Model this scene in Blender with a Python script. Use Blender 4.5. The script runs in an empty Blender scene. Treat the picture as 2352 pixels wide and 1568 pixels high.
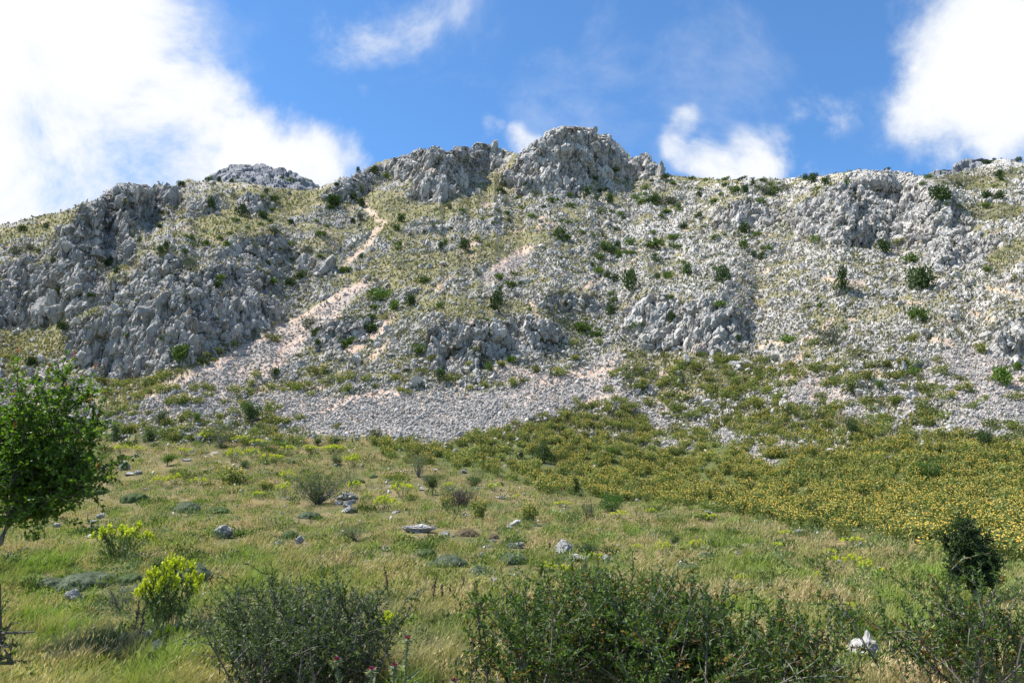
import bpy, math, random
import numpy as np

# ------------------------------------------------------------------ basics
RNG = np.random.default_rng(7)
random.seed(7)
f32 = np.float32
SC = bpy.context.scene
COL = SC.collection
FPX = 28.0 / 36.0 * 2352.0
PITCH = math.radians(12.0)
CP, SP = math.cos(PITCH), math.sin(PITCH)
EYE = 1.65


def kslope(v):
    """rise per metre of depth of the sight line through row v"""
    y = (784.0 - v) / FPX
    return (SP + y * CP) / (CP - y * SP)


def xratio(u, v):
    y = (784.0 - v) / FPX
    return ((u - 1176.0) / FPX) / (CP - y * SP)


def project(P):
    X, Y, Z = P[..., 0], P[..., 1], P[..., 2] - EYE
    d = Y * CP + Z * SP
    return 1176 + FPX * X / d, 784 - FPX * (Z * CP - Y * SP) / d


def tag(o, label=None, cat=None, group=None, kind=None):
    if label: o['label'] = label
    if cat: o['category'] = cat
    if group: o['group'] = group
    if kind: o['kind'] = kind
    return o


def mesh_data(name, V, F, mat, C=None, smooth=False, mi=None, attrs=None):
    me = bpy.data.meshes.new(name)
    V = np.ascontiguousarray(V, dtype=f32)
    F = np.ascontiguousarray(F, dtype=np.int32)
    n, k = F.shape
    me.vertices.add(len(V)); me.loops.add(n * k); me.polygons.add(n)
    me.vertices.foreach_set('co', V.ravel())
    me.loops.foreach_set('vertex_index', F.ravel())
    me.polygons.foreach_set('loop_start', np.arange(0, n * k, k, dtype=np.int32))
    me.polygons.foreach_set('loop_total', np.full(n, k, dtype=np.int32))
    for m in (mat if isinstance(mat, (list, tuple)) else [mat]):
        me.materials.append(m)
    if mi is not None:
        me.polygons.foreach_set('material_index', np.ascontiguousarray(mi, dtype=np.int32))
    if C is not None:
        a = me.color_attributes.new('Col', 'FLOAT_COLOR', 'POINT')
        c4 = np.ones((len(V), 4), dtype=f32); c4[:, :3] = C
        a.data.foreach_set('color', c4.ravel())
    for nm, arr in (attrs or {}).items():
        a = me.attributes.new(nm, 'FLOAT', 'POINT')
        a.data.foreach_set('value', np.ascontiguousarray(arr, dtype=f32))
    me.polygons.foreach_set('use_smooth', np.full(n, smooth, dtype=bool))
    me.update(calc_edges=True)
    return me


def link(name, data, parent=None):
    o = bpy.data.objects.new(name, data)
    COL.objects.link(o)
    if parent: o.parent = parent
    return o


def empty(name, loc=(0, 0, 0), rz=0.0, s=1.0):
    o = link(name, None)
    o.location = loc; o.rotation_euler = (0, 0, rz); o.scale = (s, s, s)
    o.empty_display_size = 0.1
    return o


# ------------------------------------------------------------------ noise
def _h(ix, iy, iz, s):
    h = (ix.astype(np.uint32) * np.uint32(374761393) + iy.astype(np.uint32) * np.uint32(668265263)
         + iz.astype(np.uint32) * np.uint32(2147483647) + np.uint32(s * 974634777 % 4294967296))
    h = (h ^ (h >> np.uint32(13))) * np.uint32(1274126177)
    h = (h ^ (h >> np.uint32(16))) * np.uint32(2246822519)
    return h ^ (h >> np.uint32(15))


def _u(h):
    return (h & np.uint32(0xFFFFFF)).astype(f32) / f32(16777216.0)


def vnoise(p, s=0):
    """value-gradient noise in -1..1, p (n,3)"""
    i = np.floor(p).astype(np.int64); f = (p - i).astype(f32)
    w = f * f * f * (f * (f * 6 - 15) + 10)
    out = 0
    for dx in (0, 1):
        wx = w[:, 0] if dx else 1 - w[:, 0]
        for dy in (0, 1):
            wy = w[:, 1] if dy else 1 - w[:, 1]
            for dz in (0, 1):
                wz = w[:, 2] if dz else 1 - w[:, 2]
                h = _h(i[:, 0] + dx, i[:, 1] + dy, i[:, 2] + dz, s)
                gx = _u(h) * 2 - 1; gy = _u(h * np.uint32(2654435761) ^ np.uint32(91)) * 2 - 1
                gz = _u(h * np.uint32(40503) ^ np.uint32(0x5bd1e995)) * 2 - 1
                out = out + wx * wy * wz * (gx * (f[:, 0] - dx) + gy * (f[:, 1] - dy) + gz * (f[:, 2] - dz))
    return out * 1.5


def fbm(p, o=4, s=0, g=0.5):
    a, t, r = 1.0, 0.0, 0.0
    for k in range(o):
        r = r + a * vnoise(p * (2.0 ** k) + 17.3 * k, s + k); t += a; a *= g
    return r / t


def n2(x, y, s=0, o=3):
    p = np.stack([np.ravel(x), np.ravel(y), np.full(np.size(x), 0.37 + s)], 1).astype(f32)
    return fbm(p, o, s).reshape(np.shape(x))


def cells(p, s=0):
    """cellular noise: F1, F2, per-cell random, tilted-facet value"""
    i = np.floor(p).astype(np.int64); f = (p - i).astype(f32)
    n = len(p)
    F1 = np.full(n, 9, f32); F2 = np.full(n, 9, f32)
    best = np.zeros(n, np.uint32); off = np.zeros((n, 3), f32)
    for dx in (-1, 0, 1):
        for dy in (-1, 0, 1):
            for dz in (-1, 0, 1):
                h = _h(i[:, 0] + dx, i[:, 1] + dy, i[:, 2] + dz, s)
                h2 = h * np.uint32(2654435761) ^ (h >> np.uint32(9)); h3 = h * np.uint32(2246822519) ^ (h >> np.uint32(11))
                ox = dx + _u(h) - f[:, 0]; oy = dy + _u(h2) - f[:, 1]; oz = dz + _u(h3) - f[:, 2]
                d = ox * ox + oy * oy + oz * oz
                m = d < F1
                F2 = np.where(m, F1, np.minimum(F2, d)); F1 = np.where(m, d, F1)
                best = np.where(m, h, best)
                off[m, 0] = ox[m]; off[m, 1] = oy[m]; off[m, 2] = oz[m]
    F1 = np.sqrt(F1); F2 = np.sqrt(F2)
    r = _u(best * np.uint32(3266489917) ^ (best >> np.uint32(7)))
    g1 = _u(best * np.uint32(668265263) ^ (best >> np.uint32(5))) * 2 - 1
    g2 = _u(best * np.uint32(374761393) ^ (best >> np.uint32(3))) * 2 - 1
    g3 = _u(best * np.uint32(1274126177) ^ (best >> np.uint32(6))) * 2 - 1
    facet = r - 0.5 - (g1 * off[:, 0] + g2 * off[:, 1] + g3 * off[:, 2]) * 0.8
    return F1, F2, r, facet


def sstep(a, b, x):
    t = np.clip((x - a) / (b - a), 0, 1)
    return t * t * (3 - 2 * t)


# ------------------------------------------------------------------ materials
def mat_vcol(name, rough=0.9, spec=0.2, trans=0.0, fine=0.0, fscale=20.0, bump=0.0, bscale=12.0, vary=0.0):
    """surface whose own colour comes from the mesh, broken up by procedural noise"""
    m = bpy.data.materials.new(name); m.use_nodes = True
    nt = m.node_tree; N = nt.nodes; L = nt.links; N.clear()
    out = N.new('ShaderNodeOutputMaterial'); at = N.new('ShaderNodeAttribute'); at.attribute_name = 'Col'
    col = at.outputs['Color']
    if fine > 0:
        g = N.new('ShaderNodeNewGeometry')
        no = N.new('ShaderNodeTexNoise'); no.inputs['Scale'].default_value = fscale; no.inputs['Detail'].default_value = 5
        no.inputs['Roughness'].default_value = 0.7
        L.new(g.outputs['Position'], no.inputs['Vector'])
        mr = N.new('ShaderNodeMapRange'); mr.inputs['From Min'].default_value = 0.25; mr.inputs['From Max'].default_value = 0.75
        mr.inputs['To Min'].default_value = 1 - fine; mr.inputs['To Max'].default_value = 1 + fine
        L.new(no.outputs['Fac'], mr.inputs['Value'])
        mx = N.new('ShaderNodeVectorMath'); mx.operation = 'SCALE'
        L.new(col, mx.inputs[0]); L.new(mr.outputs['Result'], mx.inputs['Scale'])
        col = mx.outputs['Vector']
    if vary > 0:
        oi = N.new('ShaderNodeObjectInfo'); mr = N.new('ShaderNodeMapRange')
        mr.inputs['To Min'].default_value = 1 - vary; mr.inputs['To Max'].default_value = 1 + vary
        L.new(oi.outputs['Random'], mr.inputs['Value'])
        mx = N.new('ShaderNodeVectorMath'); mx.operation = 'SCALE'
        L.new(col, mx.inputs[0]); L.new(mr.outputs['Result'], mx.inputs['Scale'])
        col = mx.outputs['Vector']
    bs = N.new('ShaderNodeBsdfPrincipled')
    bs.inputs['Roughness'].default_value = rough; bs.inputs['Specular IOR Level'].default_value = spec
    L.new(col, bs.inputs['Base Color'])
    if bump > 0:
        g2 = N.new('ShaderNodeNewGeometry')
        n2_ = N.new('ShaderNodeTexNoise'); n2_.inputs['Scale'].default_value = bscale; n2_.inputs['Detail'].default_value = 6
        n2_.inputs['Roughness'].default_value = 0.65
        L.new(g2.outputs['Position'], n2_.inputs['Vector'])
        bp = N.new('ShaderNodeBump'); bp.inputs['Strength'].default_value = bump; bp.inputs['Distance'].default_value = 0.08
        L.new(n2_.outputs['Fac'], bp.inputs['Height']); L.new(bp.outputs['Normal'], bs.inputs['Normal'])
    sh = bs.outputs[0]
    if trans > 0:
        tr = N.new('ShaderNodeBsdfTranslucent'); sc = N.new('ShaderNodeVectorMath'); sc.operation = 'MULTIPLY'
        sc.inputs[1].default_value = (1.25, 1.35, 0.6)
        L.new(col, sc.inputs[0]); L.new(sc.outputs['Vector'], tr.inputs['Color'])
        mix = N.new('ShaderNodeMixShader'); mix.inputs[0].default_value = trans
        L.new(sh, mix.inputs[1]); L.new(tr.outputs[0], mix.inputs[2]); sh = mix.outputs[0]
    L.new(sh, out.inputs['Surface'])
    return m


M_ROCK = mat_vcol('limestone', 0.95, 0.15, fine=0.16, fscale=3.0, bump=0.55, bscale=6.0)
M_SOIL = mat_vcol('meadow_soil', 0.95, 0.1, fine=0.3, fscale=9.0, bump=0.5, bscale=14.0)
M_STONE = mat_vcol('boulder_limestone', 0.92, 0.2, fine=0.22, fscale=14.0, bump=0.6, bscale=18.0)
M_LEAF = mat_vcol('leaf', 0.5, 0.35, trans=0.42)
M_NEEDLE = mat_vcol('needle_leaf', 0.7, 0.2, trans=0.12, vary=0.18)
M_GRASS = mat_vcol('grass_blade', 0.7, 0.15, trans=0.3)
M_PETAL = mat_vcol('petal', 0.6, 0.2, trans=0.25)
M_BARK = mat_vcol('bark', 0.9, 0.15, fine=0.25, fscale=30.0)
M_HILL = mat_vcol('far_limestone', 0.95, 0.15, fine=0.15, fscale=1.5, bump=0.4, bscale=3.0)


def mat_crag():
    """fractured limestone: dark seams, water streaks and rough faces, all procedural"""
    m = mat_vcol('crag_limestone', 0.95, 0.12); nt = m.node_tree; N = nt.nodes; L = nt.links
    bs = next(n for n in N if n.type == 'BSDF_PRINCIPLED'); at = next(n for n in N if n.type == 'ATTRIBUTE'); g = N.new('ShaderNodeNewGeometry')

    def noise(scale, det, rough, sc):
        mp = N.new('ShaderNodeMapping'); mp.inputs['Scale'].default_value = sc; mp.inputs['Rotation'].default_value = (0, 0.25, 0); L.new(g.outputs['Position'], mp.inputs['Vector'])
        n = N.new('ShaderNodeTexNoise'); n.inputs['Scale'].default_value = scale; n.inputs['Detail'].default_value = det; n.inputs['Roughness'].default_value = rough; L.new(mp.outputs[0], n.inputs['Vector']); return n.outputs['Fac']

    def rng_(v, a, b, c, d):
        r = N.new('ShaderNodeMapRange'); r.inputs['From Min'].default_value = a; r.inputs['From Max'].default_value = b; r.inputs['To Min'].default_value = c; r.inputs['To Max'].default_value = d; L.new(v, r.inputs['Value']); return r.outputs[0]

    def math_(op, a, b):
        r = N.new('ShaderNodeMath'); r.operation = op
        for i, x in enumerate((a, b)):
            if isinstance(x, float): r.inputs[i].default_value = x
            else: L.new(x, r.inputs[i])
        return r.outputs[0]
    streak = rng_(noise(0.55, 6, 0.65, (1, 1, 0.22)), 0.36, 0.62, 0.72, 1.15)
    blotch = rng_(noise(1.6, 6, 0.7, (1, 1, 0.7)), 0.3, 0.7, 0.80, 1.18)
    seam = math_('ABSOLUTE', math_('SUBTRACT', noise(0.42, 3, 0.6, (1, 1, 0.35)), 0.5), 0.0)
    seamc = rng_(seam, 0.0, 0.022, 0.45, 1.0)
    f = math_('MULTIPLY', math_('MULTIPLY', streak, blotch), seamc)
    mx = N.new('ShaderNodeVectorMath'); mx.operation = 'SCALE'; L.new(at.outputs['Color'], mx.inputs[0]); L.new(f, mx.inputs['Scale']); L.new(mx.outputs['Vector'], bs.inputs['Base Color'])
    hgt = math_('ADD', math_('ADD', math_('MULTIPLY', noise(0.9, 8, 0.62, (1, 1, 0.5)), 1.0), math_('MULTIPLY', seamc, 0.25)), math_('MULTIPLY', noise(3.0, 5, 0.6, (1, 1, 0.6)), 0.35))
    bp = N.new('ShaderNodeBump'); bp.inputs['Strength'].default_value = 1.0; bp.inputs['Distance'].default_value = 0.9; L.new(hgt, bp.inputs['Height']); L.new(bp.outputs[0], bs.inputs['Normal'])
    return m


M_CRAG = mat_crag()
# ------------------------------------------------------------------ what the slope is made of
# outlines below are read off the photograph's full frame (2352 x 1568) and laid on the modelled hillside
SKY = [(-1500, 690), (-400, 560), (0, 512), (30, 507), (100, 487), (150, 472), (200, 452), (232, 438), (250, 424), (275, 412), (300, 408),
       (330, 410), (345, 418), (365, 406), (385, 410), (402, 424), (420, 412), (437, 405), (452, 412), (480, 414), (500, 412), (560, 416),
       (620, 426), (700, 434), (735, 426), (760, 416), (780, 406), (810, 398), (840, 386), (870, 366), (900, 360), (930, 351), (960, 341), (985, 333),
       (1010, 331), (1022, 342), (1040, 334), (1055, 328), (1080, 336), (1095, 320), (1115, 324), (1135, 319), (1150, 334), (1165, 338),
       (1180, 345), (1200, 348), (1213, 332), (1225, 319), (1245, 304), (1265, 288), (1285, 284), (1300, 281), (1330, 286), (1355, 288), (1368, 298),
       (1376, 306), (1385, 304), (1397, 303), (1412, 322), (1425, 336), (1440, 350), (1460, 355), (1470, 350), (1480, 343), (1490, 346), (1500, 358),
       (1515, 376), (1530, 395), (1560, 400), (1620, 405), (1700, 408), (1760, 407), (1800, 406), (1835, 402), (1850, 405), (1900, 397), (1950, 390), (1980, 384),
       (2030, 381), (2050, 382), (2070, 386), (2090, 386), (2110, 396), (2130, 402), (2150, 403), (2180, 396), (2230, 384), (2260, 376), (2290, 363), (2310, 362), (2330, 370),
       (2352, 368), (2700, 345), (3850, 420)]
# name, strength (extra steepness), block size, outline
CRAGS = {
 'summit': (1.15, 1.05, [(1165, 425), (1150, 402), (1185, 385), (1200, 348), (1240, 300), (1285, 270), (1360, 275), (1405, 295), (1440, 340), (1480, 333), (1510, 365), (1535, 398),
                    (1480, 404), (1400, 400), (1365, 410), (1360, 436), (1300, 442), (1250, 440), (1200, 436)]),
 'ridge': (1.0, 0.85, [(865, 392), (890, 350), (960, 330), (1010, 320), (1090, 310), (1140, 310), (1180, 340), (1150, 362), (1125, 390), (1075, 392), (1055, 420), (1045, 452), (985, 462),
                    (940, 452), (950, 415), (900, 400)]),
 'shoulder': (0.7, 0.7, [(748, 452), (760, 425), (800, 400), (850, 380), (880, 380), (850, 440), (800, 468), (755, 472)]),
 'crest': (0.8, 1.0, [(95, 645), (110, 600), (140, 540), (190, 480), (240, 430), (300, 395), (350, 400), (410, 415), (405, 470), (340, 492), (300, 520), (312, 570), (300, 610), (235, 602), (195, 600), (150, 640)]),
 'flank': (0.8, 0.8, [(-60, 640), (40, 600), (100, 610), (180, 590), (240, 640), (225, 700), (150, 735), (70, 765), (-60, 745)]),
 'buttress': (0.9, 0.85, [(150, 785), (165, 755), (250, 715), (330, 680), (430, 672), (500, 668), (560, 668), (625, 690), (655, 725), (600, 762), (520, 792), (430, 832), (330, 862), (285, 872), (235, 862), (192, 835)]),
 'cliff': (1.1, 0.85, [(1425, 760), (1440, 710), (1475, 680), (1520, 672), (1560, 690), (1640, 688), (1690, 712), (1712, 745), (1725, 785), (1680, 812), (1620, 812), (1560, 808), (1490, 805), (1470, 780)]),
 'outcrop': (0.7, 0.65, [(962, 810), (985, 770), (1030, 745), (1100, 735), (1180, 738), (1260, 735), (1292, 765), (1270, 800), (1215, 815), (1180, 800), (1120, 842), (1060, 850), (1000, 850)]),
 'slabs': (0.8, 0.75, [(1630, 505), (1655, 478), (1700, 458), (1745, 468), (1800, 488), (1785, 520), (1700, 528), (1640, 525)]),
 'terrace': (0.45, 0.75, [(1800, 500), (1830, 470), (1880, 450), (1930, 415), (1985, 385), (2060, 378), (2120, 402), (2180, 450), (2230, 500), (2262, 548), (2240, 585), (2160, 590), (2080, 570), (1990, 560), (1900, 560), (1830, 540)]),
 'midrock': (0.35, 0.55, [(215, 690), (260, 650), (300, 625), (360, 640), (450, 620), (520, 600), (600, 610), (660, 640), (640, 675), (520, 662), (430, 668), (330, 676), (250, 708)]),
 'scatter': (0.35, 0.5, [(480, 580), (520, 555), (600, 540), (660, 550), (690, 575), (640, 600), (560, 595), (500, 598)]),
 'apron': (0.35, 0.5, [(540, 450), (600, 445), (640, 470), (600, 500), (550, 490)]),
 'ledge': (0.7, 0.65, [(318, 600), (340, 585), (400, 580), (440, 600), (430, 620), (345, 640), (315, 630)]),
 'stub': (0.8, 0.6, [(672, 610), (690, 588), (735, 590), (765, 615), (745, 632), (690, 625)]),
 'tooth': (0.8, 0.6, [(435, 488), (448, 465), (490, 462), (500, 488), (470, 498)]),
 'knoll': (0.7, 0.6, [(700, 790), (735, 745), (790, 735), (850, 735), (865, 765), (800, 800), (730, 808)]),
 'rib': (0.6, 0.6, [(1245, 690), (1280, 675), (1340, 678), (1395, 700), (1380, 720), (1300, 712)]),
 'corner': (0.7, 0.7, [(2262, 790), (2285, 755), (2352, 735), (2500, 740), (2500, 840), (2330, 835), (2270, 815)]),
 'bank': (0.6, 0.6, [(2120, 590), (2170, 560), (2250, 545), (2300, 560), (2260, 600), (2180, 625), (2130, 620)]),
}
SCREE = [
 [(845, 640), (790, 662), (700, 712), (610, 762), (520, 812), (400, 888), (320, 925), (235, 945), (330, 952), (480, 935), (560, 905), (625, 865), (690, 805), (735, 765), (790, 705), (850, 655)],
 [(1410, 850), (1330, 858), (1250, 875), (1120, 892), (1000, 890), (940, 905), (880, 885), (800, 918), (720, 905), (640, 890), (560, 925), (480, 930), (360, 945), (470, 955), (600, 942), (640, 962),
  (700, 985), (755, 1002), (830, 1000), (900, 1003), (1000, 1012), (1035, 1018), (1090, 988), (1200, 968), (1300, 938), (1360, 925), (1420, 905), (1425, 870)],
 [(1800, 872), (1850, 860), (1950, 900), (2060, 950), (2172, 990), (2160, 1004), (2050, 985), (1960, 962), (1880, 930), (1810, 925)],
 [(2120, 840), (2170, 795), (2240, 795), (2360, 850), (2600, 900), (2600, 990), (2352, 985), (2270, 980), (2190, 935), (2130, 885)],
 [(1990, 895), (2080, 905), (2200, 950), (2352, 1000), (2352, 1025), (2200, 985), (2080, 930)],
 [(1490, 1005), (1590, 1008), (1590, 1032), (1490, 1022)], [(1590, 968), (1660, 985), (1730, 1000), (1785, 1065), (1740, 1075), (1700, 1030), (1610, 995)],
 [(1760, 1000), (1950, 1008), (1950, 1042), (1860, 1035), (1770, 1040)], [(1430, 885), (1480, 930), (1540, 968), (1510, 985), (1460, 945), (1420, 912)],
 [(50, 870), (120, 830), (190, 792), (215, 800), (130, 850), (90, 885)], [(230, 962), (330, 945), (430, 948), (470, 958), (340, 968)],
 [(1095, 640), (1150, 600), (1220, 570), (1215, 600), (1160, 640), (1110, 660)], [(1140, 820), (1260, 860), (1300, 850), (1420, 800), (1440, 850), (1280, 890), (1140, 880)]]
SOIL = [(9, [(838, 470), (880, 512), (850, 560), (800, 600), (785, 625)]), (13, [(840, 645), (750, 690), (690, 722), (600, 775), (500, 832), (420, 868), (340, 905)]),
        (12, [(690, 780), (650, 800), (630, 845)]), (14, [(905, 735), (860, 775), (810, 805)]), (8, [(1225, 572), (1165, 595), (1135, 615)]), (8, [(1000, 872), (1090, 885)]),
        (10, [(940, 900), (870, 905), (800, 920), (740, 945)]), (9, [(560, 900), (620, 880)]), (12, [(1395, 848), (1320, 865), (1240, 880)]), (9, [(1530, 890), (1500, 940)]),
        (9, [(1800, 868), (1850, 862)]), (8, [(1740, 800), (1880, 765), (1910, 720)]), (8, [(1895, 640), (1990, 648)]), (9, [(2060, 680), (2110, 690)]), (10, [(2140, 780), (2190, 788)]),
        (8, [(2230, 720), (2300, 750)]), (8, [(2270, 660), (2352, 690)]), (7, [(1040, 640), (1000, 670)]), (7, [(1380, 640), (1340, 660)]), (9, [(890, 790), (850, 830)]),
        (8, [(1220, 700), (1240, 740)]), (7, [(1100, 555), (1060, 580)]), (10, [(1480, 870), (1560, 860)]), (9, [(2010, 860), (2080, 880)]), (8, [(1245, 500), (1240, 520)]), (10, [(1420, 905), (1350, 925)])]
GRASSY = [(1.0, [(440, 520), (500, 490), (560, 440), (690, 430), (760, 436), (740, 460), (660, 500), (560, 540), (460, 560)]), (0.9, [(850, 440), (960, 470), (1080, 460), (1130, 420), (1180, 360), (1195, 360), (1150, 430), (1080, 490), (960, 500), (900, 560), (840, 520)]),
          (1.0, [(-300, 760), (60, 760), (150, 755), (215, 800), (150, 830), (60, 860), (-300, 860)]), (0.7, [(780, 640), (900, 590), (1040, 580), (1200, 520), (1290, 530), (1180, 580), (1000, 640), (860, 640)]),
          (0.9, [(1530, 395), (1620, 400), (1700, 405), (1700, 420), (1560, 415)]), (0.8, [(2130, 470), (2230, 470), (2352, 480), (2352, 500), (2200, 495)]), (0.9, [(2150, 410), (2200, 395), (2330, 400), (2300, 430), (2170, 425)]),
          (0.8, [(230, 870), (330, 870), (420, 840), (560, 780), (620, 755), (600, 772), (480, 845), (340, 920), (230, 940)]), (0.6, [(960, 690), (1200, 700), (1250, 730), (1020, 730)]), (0.7, [(0, 520), (110, 490), (180, 500), (100, 540), (0, 560)]),
          (0.9, [(1290, 850), (1430, 800), (1520, 815), (1720, 820), (1790, 850), (1700, 900), (1500, 890), (1430, 870)]), (0.7, [(2270, 590), (2352, 550), (2352, 580), (2260, 640)]), (0.8, [(420, 900), (560, 880), (700, 880), (600, 910), (420, 930)])]
FIELD = [(850, 1012), (960, 1022), (1040, 1026), (1100, 996), (1200, 976), (1300, 946), (1340, 925), (1400, 915), (1470, 930), (1490, 985), (1590, 1000), (1640, 960), (1720, 915), (1800, 930), (1900, 940), (1960, 925), (2050, 960), (2200, 1005), (2352, 1035), (2900, 1050),
         (2900, 1330), (2352, 1300), (2150, 1262), (2000, 1235), (1850, 1215), (1700, 1180), (1560, 1165), (1430, 1150), (1250, 1130), (1120, 1085), (960, 1060), (850, 1040)]
CREST = [(1000, 1062), (1120, 1092), (1250, 1140), (1430, 1158), (1560, 1174), (1700, 1190), (1850, 1226), (2000, 1246), (2150, 1272), (2352, 1300), (3850, 1420)]

# ------------------------------------------------------------------ rasters of those outlines
RU0, RV0, RST = -1500.0, 250.0, 4.0
ru = np.arange(RU0, 3860, RST); rv = np.arange(RV0, 1660, RST)
RUU, RVV = np.meshgrid(ru, rv)
WU = RUU + 9 * n2(RUU / 26, RVV / 26, 1) + 6 * n2(RUU / 9, RVV / 9, 2, 2)
WV = RVV + 7 * n2(RUU / 24, RVV / 24, 3) + 5 * n2(RUU / 9, RVV / 9, 4, 2)


def seg_dist(U, V, a, b):
    dx, dy = b[0] - a[0], b[1] - a[1]
    t = np.clip(((U - a[0]) * dx + (V - a[1]) * dy) / (dx * dx + dy * dy + 1e-9), 0, 1)
    return np.hypot(U - a[0] - t * dx, V - a[1] - t * dy)


def poly_mask(poly, soft=8.0, warp=True):
    """soft inside mask of an outline on the raster"""
    xs = [p[0] for p in poly]; ys = [p[1] for p in poly]; pad = soft * 2 + 20
    j0 = max(0, int((min(xs) - pad - RU0) / RST)); j1 = min(len(ru), int((max(xs) + pad - RU0) / RST) + 2)
    i0 = max(0, int((min(ys) - pad - RV0) / RST)); i1 = min(len(rv), int((max(ys) + pad - RV0) / RST) + 2)
    out = np.zeros(RUU.shape, f32)
    U = (WU if warp else RUU)[i0:i1, j0:j1]; V = (WV if warp else RVV)[i0:i1, j0:j1]
    ins = np.zeros(U.shape, bool); d = np.full(U.shape, 1e6)
    for k in range(len(poly)):
        a, b = poly[k], poly[(k + 1) % len(poly)]
        c = ((a[1] > V) != (b[1] > V)) & (U < (b[0] - a[0]) * (V - a[1]) / (b[1] - a[1] + 1e-9) + a[0])
        ins ^= c; d = np.minimum(d, seg_dist(U, V, a, b))
    sd = np.where(ins, d, -d)
    out[i0:i1, j0:j1] = sstep(-soft, soft, sd)
    return out


def line_mask(pts, w):
    d = np.full(RUU.shape, 1e6)
    for a, b in zip(pts[:-1], pts[1:]):
        d = np.minimum(d, seg_dist(WU, WV, a, b))
    return 1 - sstep(w * 0.4, w * 1.3, d)


crag_masks = {k: poly_mask(c[2], 13) for k, c in CRAGS.items()}
R_crag = np.max([crag_masks[k] for k in CRAGS], 0)
R_blk = sum(crag_masks[k] * CRAGS[k][1] for k in CRAGS) / np.maximum(1e-3, sum(crag_masks[k] for k in CRAGS))
R_steep = np.max([crag_masks[k] * CRAGS[k][0] for k in CRAGS], 0)
R_scree = np.max([poly_mask(p, 7) for p in SCREE], 0)
R_soil = np.max([line_mask(p, w * .85) for w, p in SOIL], 0) * sstep(-.55, -.05, n2(RUU / 16, RVV / 12, 171, 3))
R_grass = np.max([g * poly_mask(p, 14) for g, p in GRASSY], 0)
R_field = poly_mask(FIELD, 8)


def rs(R, u, v):
    """bilinear look-up of a raster"""
    x = np.clip((np.asarray(u, float) - RU0) / RST, 0, len(ru) - 1.001); y = np.clip((np.asarray(v, float) - RV0) / RST, 0, len(rv) - 1.001)
    i = y.astype(int); j = x.astype(int); fx = x - j; fy = y - i
    return (R[i, j] * (1 - fx) * (1 - fy) + R[i, j + 1] * fx * (1 - fy) + R[i + 1, j] * (1 - fx) * fy + R[i + 1, j + 1] * fx * fy)


# ------------------------------------------------------------------ the hillside, profile by profile
ucols = np.concatenate([np.arange(-1500, -300, 12.0), np.arange(-300, 2652, 2.0), np.arange(2652, 3850, 12.0)])
NC = len(ucols)
sky_v = np.interp(ucols, [p[0] for p in SKY], [p[1] for p in SKY])
sky_v = sky_v + 2.0 * n2(ucols / 14, ucols * 0, 41, 3) + 5.0 + 7.0 * sstep(60, 150, ucols) * sstep(460, 400, ucols)
VB, VM = 1640.0, 1012.0
t1 = np.linspace(0, 1, 190) ** 0.85; t2 = np.linspace(0, 1, 450)[1:]
rows = np.concatenate([VB + (VM - VB) * t1[:, None] + 0 * sky_v[None], VM + (sky_v[None] - VM) * t2[:, None]])
NR = len(rows)
UG = np.broadcast_to(ucols[None], rows.shape)
SV = [281, 400, 600, 800, 900, 960, 1012, 1060, 1110, 1160, 1210, 1400, 1640]
SS = [0.86, 0.76, 0.72, 0.68, 0.60, 0.50, 0.38, 0.26, 0.17, 0.10, 0.055, 0.045, 0.03]
base_s = np.interp(rows, SV, SS)
steep = rs(R_steep, UG, rows)
rib = n2(UG / 210, rows / 260, 11, 3) * 0.22 + n2(UG / 60, rows / 50, 12, 2) * 0.16
mtn = sstep(1015, 930, rows)
S = base_s + steep + rib * mtn
crest_v = np.interp(ucols, [p[0] for p in CREST], [p[1] for p in CREST])
crest_on = sstep(1020, 1500, ucols)
k_rows = kslope(rows)
Y = np.zeros(rows.shape); Z = np.zeros(rows.shape)
Y[0] = 6.1 + 0.5 * n2(ucols / 300, ucols * 0, 5, 2) + 0.6 * sstep(500, 0, ucols); Z[0] = k_rows[0] * Y[0]
Y0 = Y[0].copy(); Z0 = Z[0].copy()
for i in range(1, NR):
    k = k_rows[i]; s = S[i].copy(); s0 = base_s[i].copy()
    c = crest_on * np.exp(-((rows[i] - crest_v) / 11.0) ** 2)
    up = sstep(4, -10, rows[i] - crest_v) * crest_on * (rows[i] > 1012)
    lo = k + 0.010
    lo_c = k + 0.014
    s = s * (1 - c) + lo_c * c; s0 = s0 * (1 - c) + lo_c * c
    s = s + 0.05 * up; s0 = s0 + 0.05 * up
    s0 = np.maximum(s0, lo)
    Y0n = (Z0 - s0 * Y0) / (k - s0); Z0 = k * Y0n; Y0 = Y0n
    relax = np.clip((Y0 - Y[i - 1]) / Y0, -0.25, 0.25) * 2.2 * (1 - np.clip(steep[i] * 1.5, 0, 1)) * mtn[i]
    s = np.maximum(s - relax, k + np.where(mtn[i] > 0, 0.16, 0.010))
    Y[i] = (Z[i - 1] - s * Y[i - 1]) / (k - s); Z[i] = k * Y[i]


def blur_u(A, r):
    out = A.copy()
    for _ in range(r):
        out[:, 1:-1] = 0.25 * out[:, :-2] + 0.5 * out[:, 1:-1] + 0.25 * out[:, 2:]
    return out


lY = np.log(Y)
lb = blur_u(lY, 150); lb[1:-1] = 0.25 * lb[:-2] + 0.5 * lb[1:-1] + 0.25 * lb[2:]; lw = blur_u(lY, 260); wlow = sstep(930, 1040, rows)
Y = np.exp(lb * (1 - wlow) + lw * wlow); Z = k_rows * Y
P = np.stack([xratio(UG, rows) * Y, Y, Z + EYE], -1)
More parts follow.
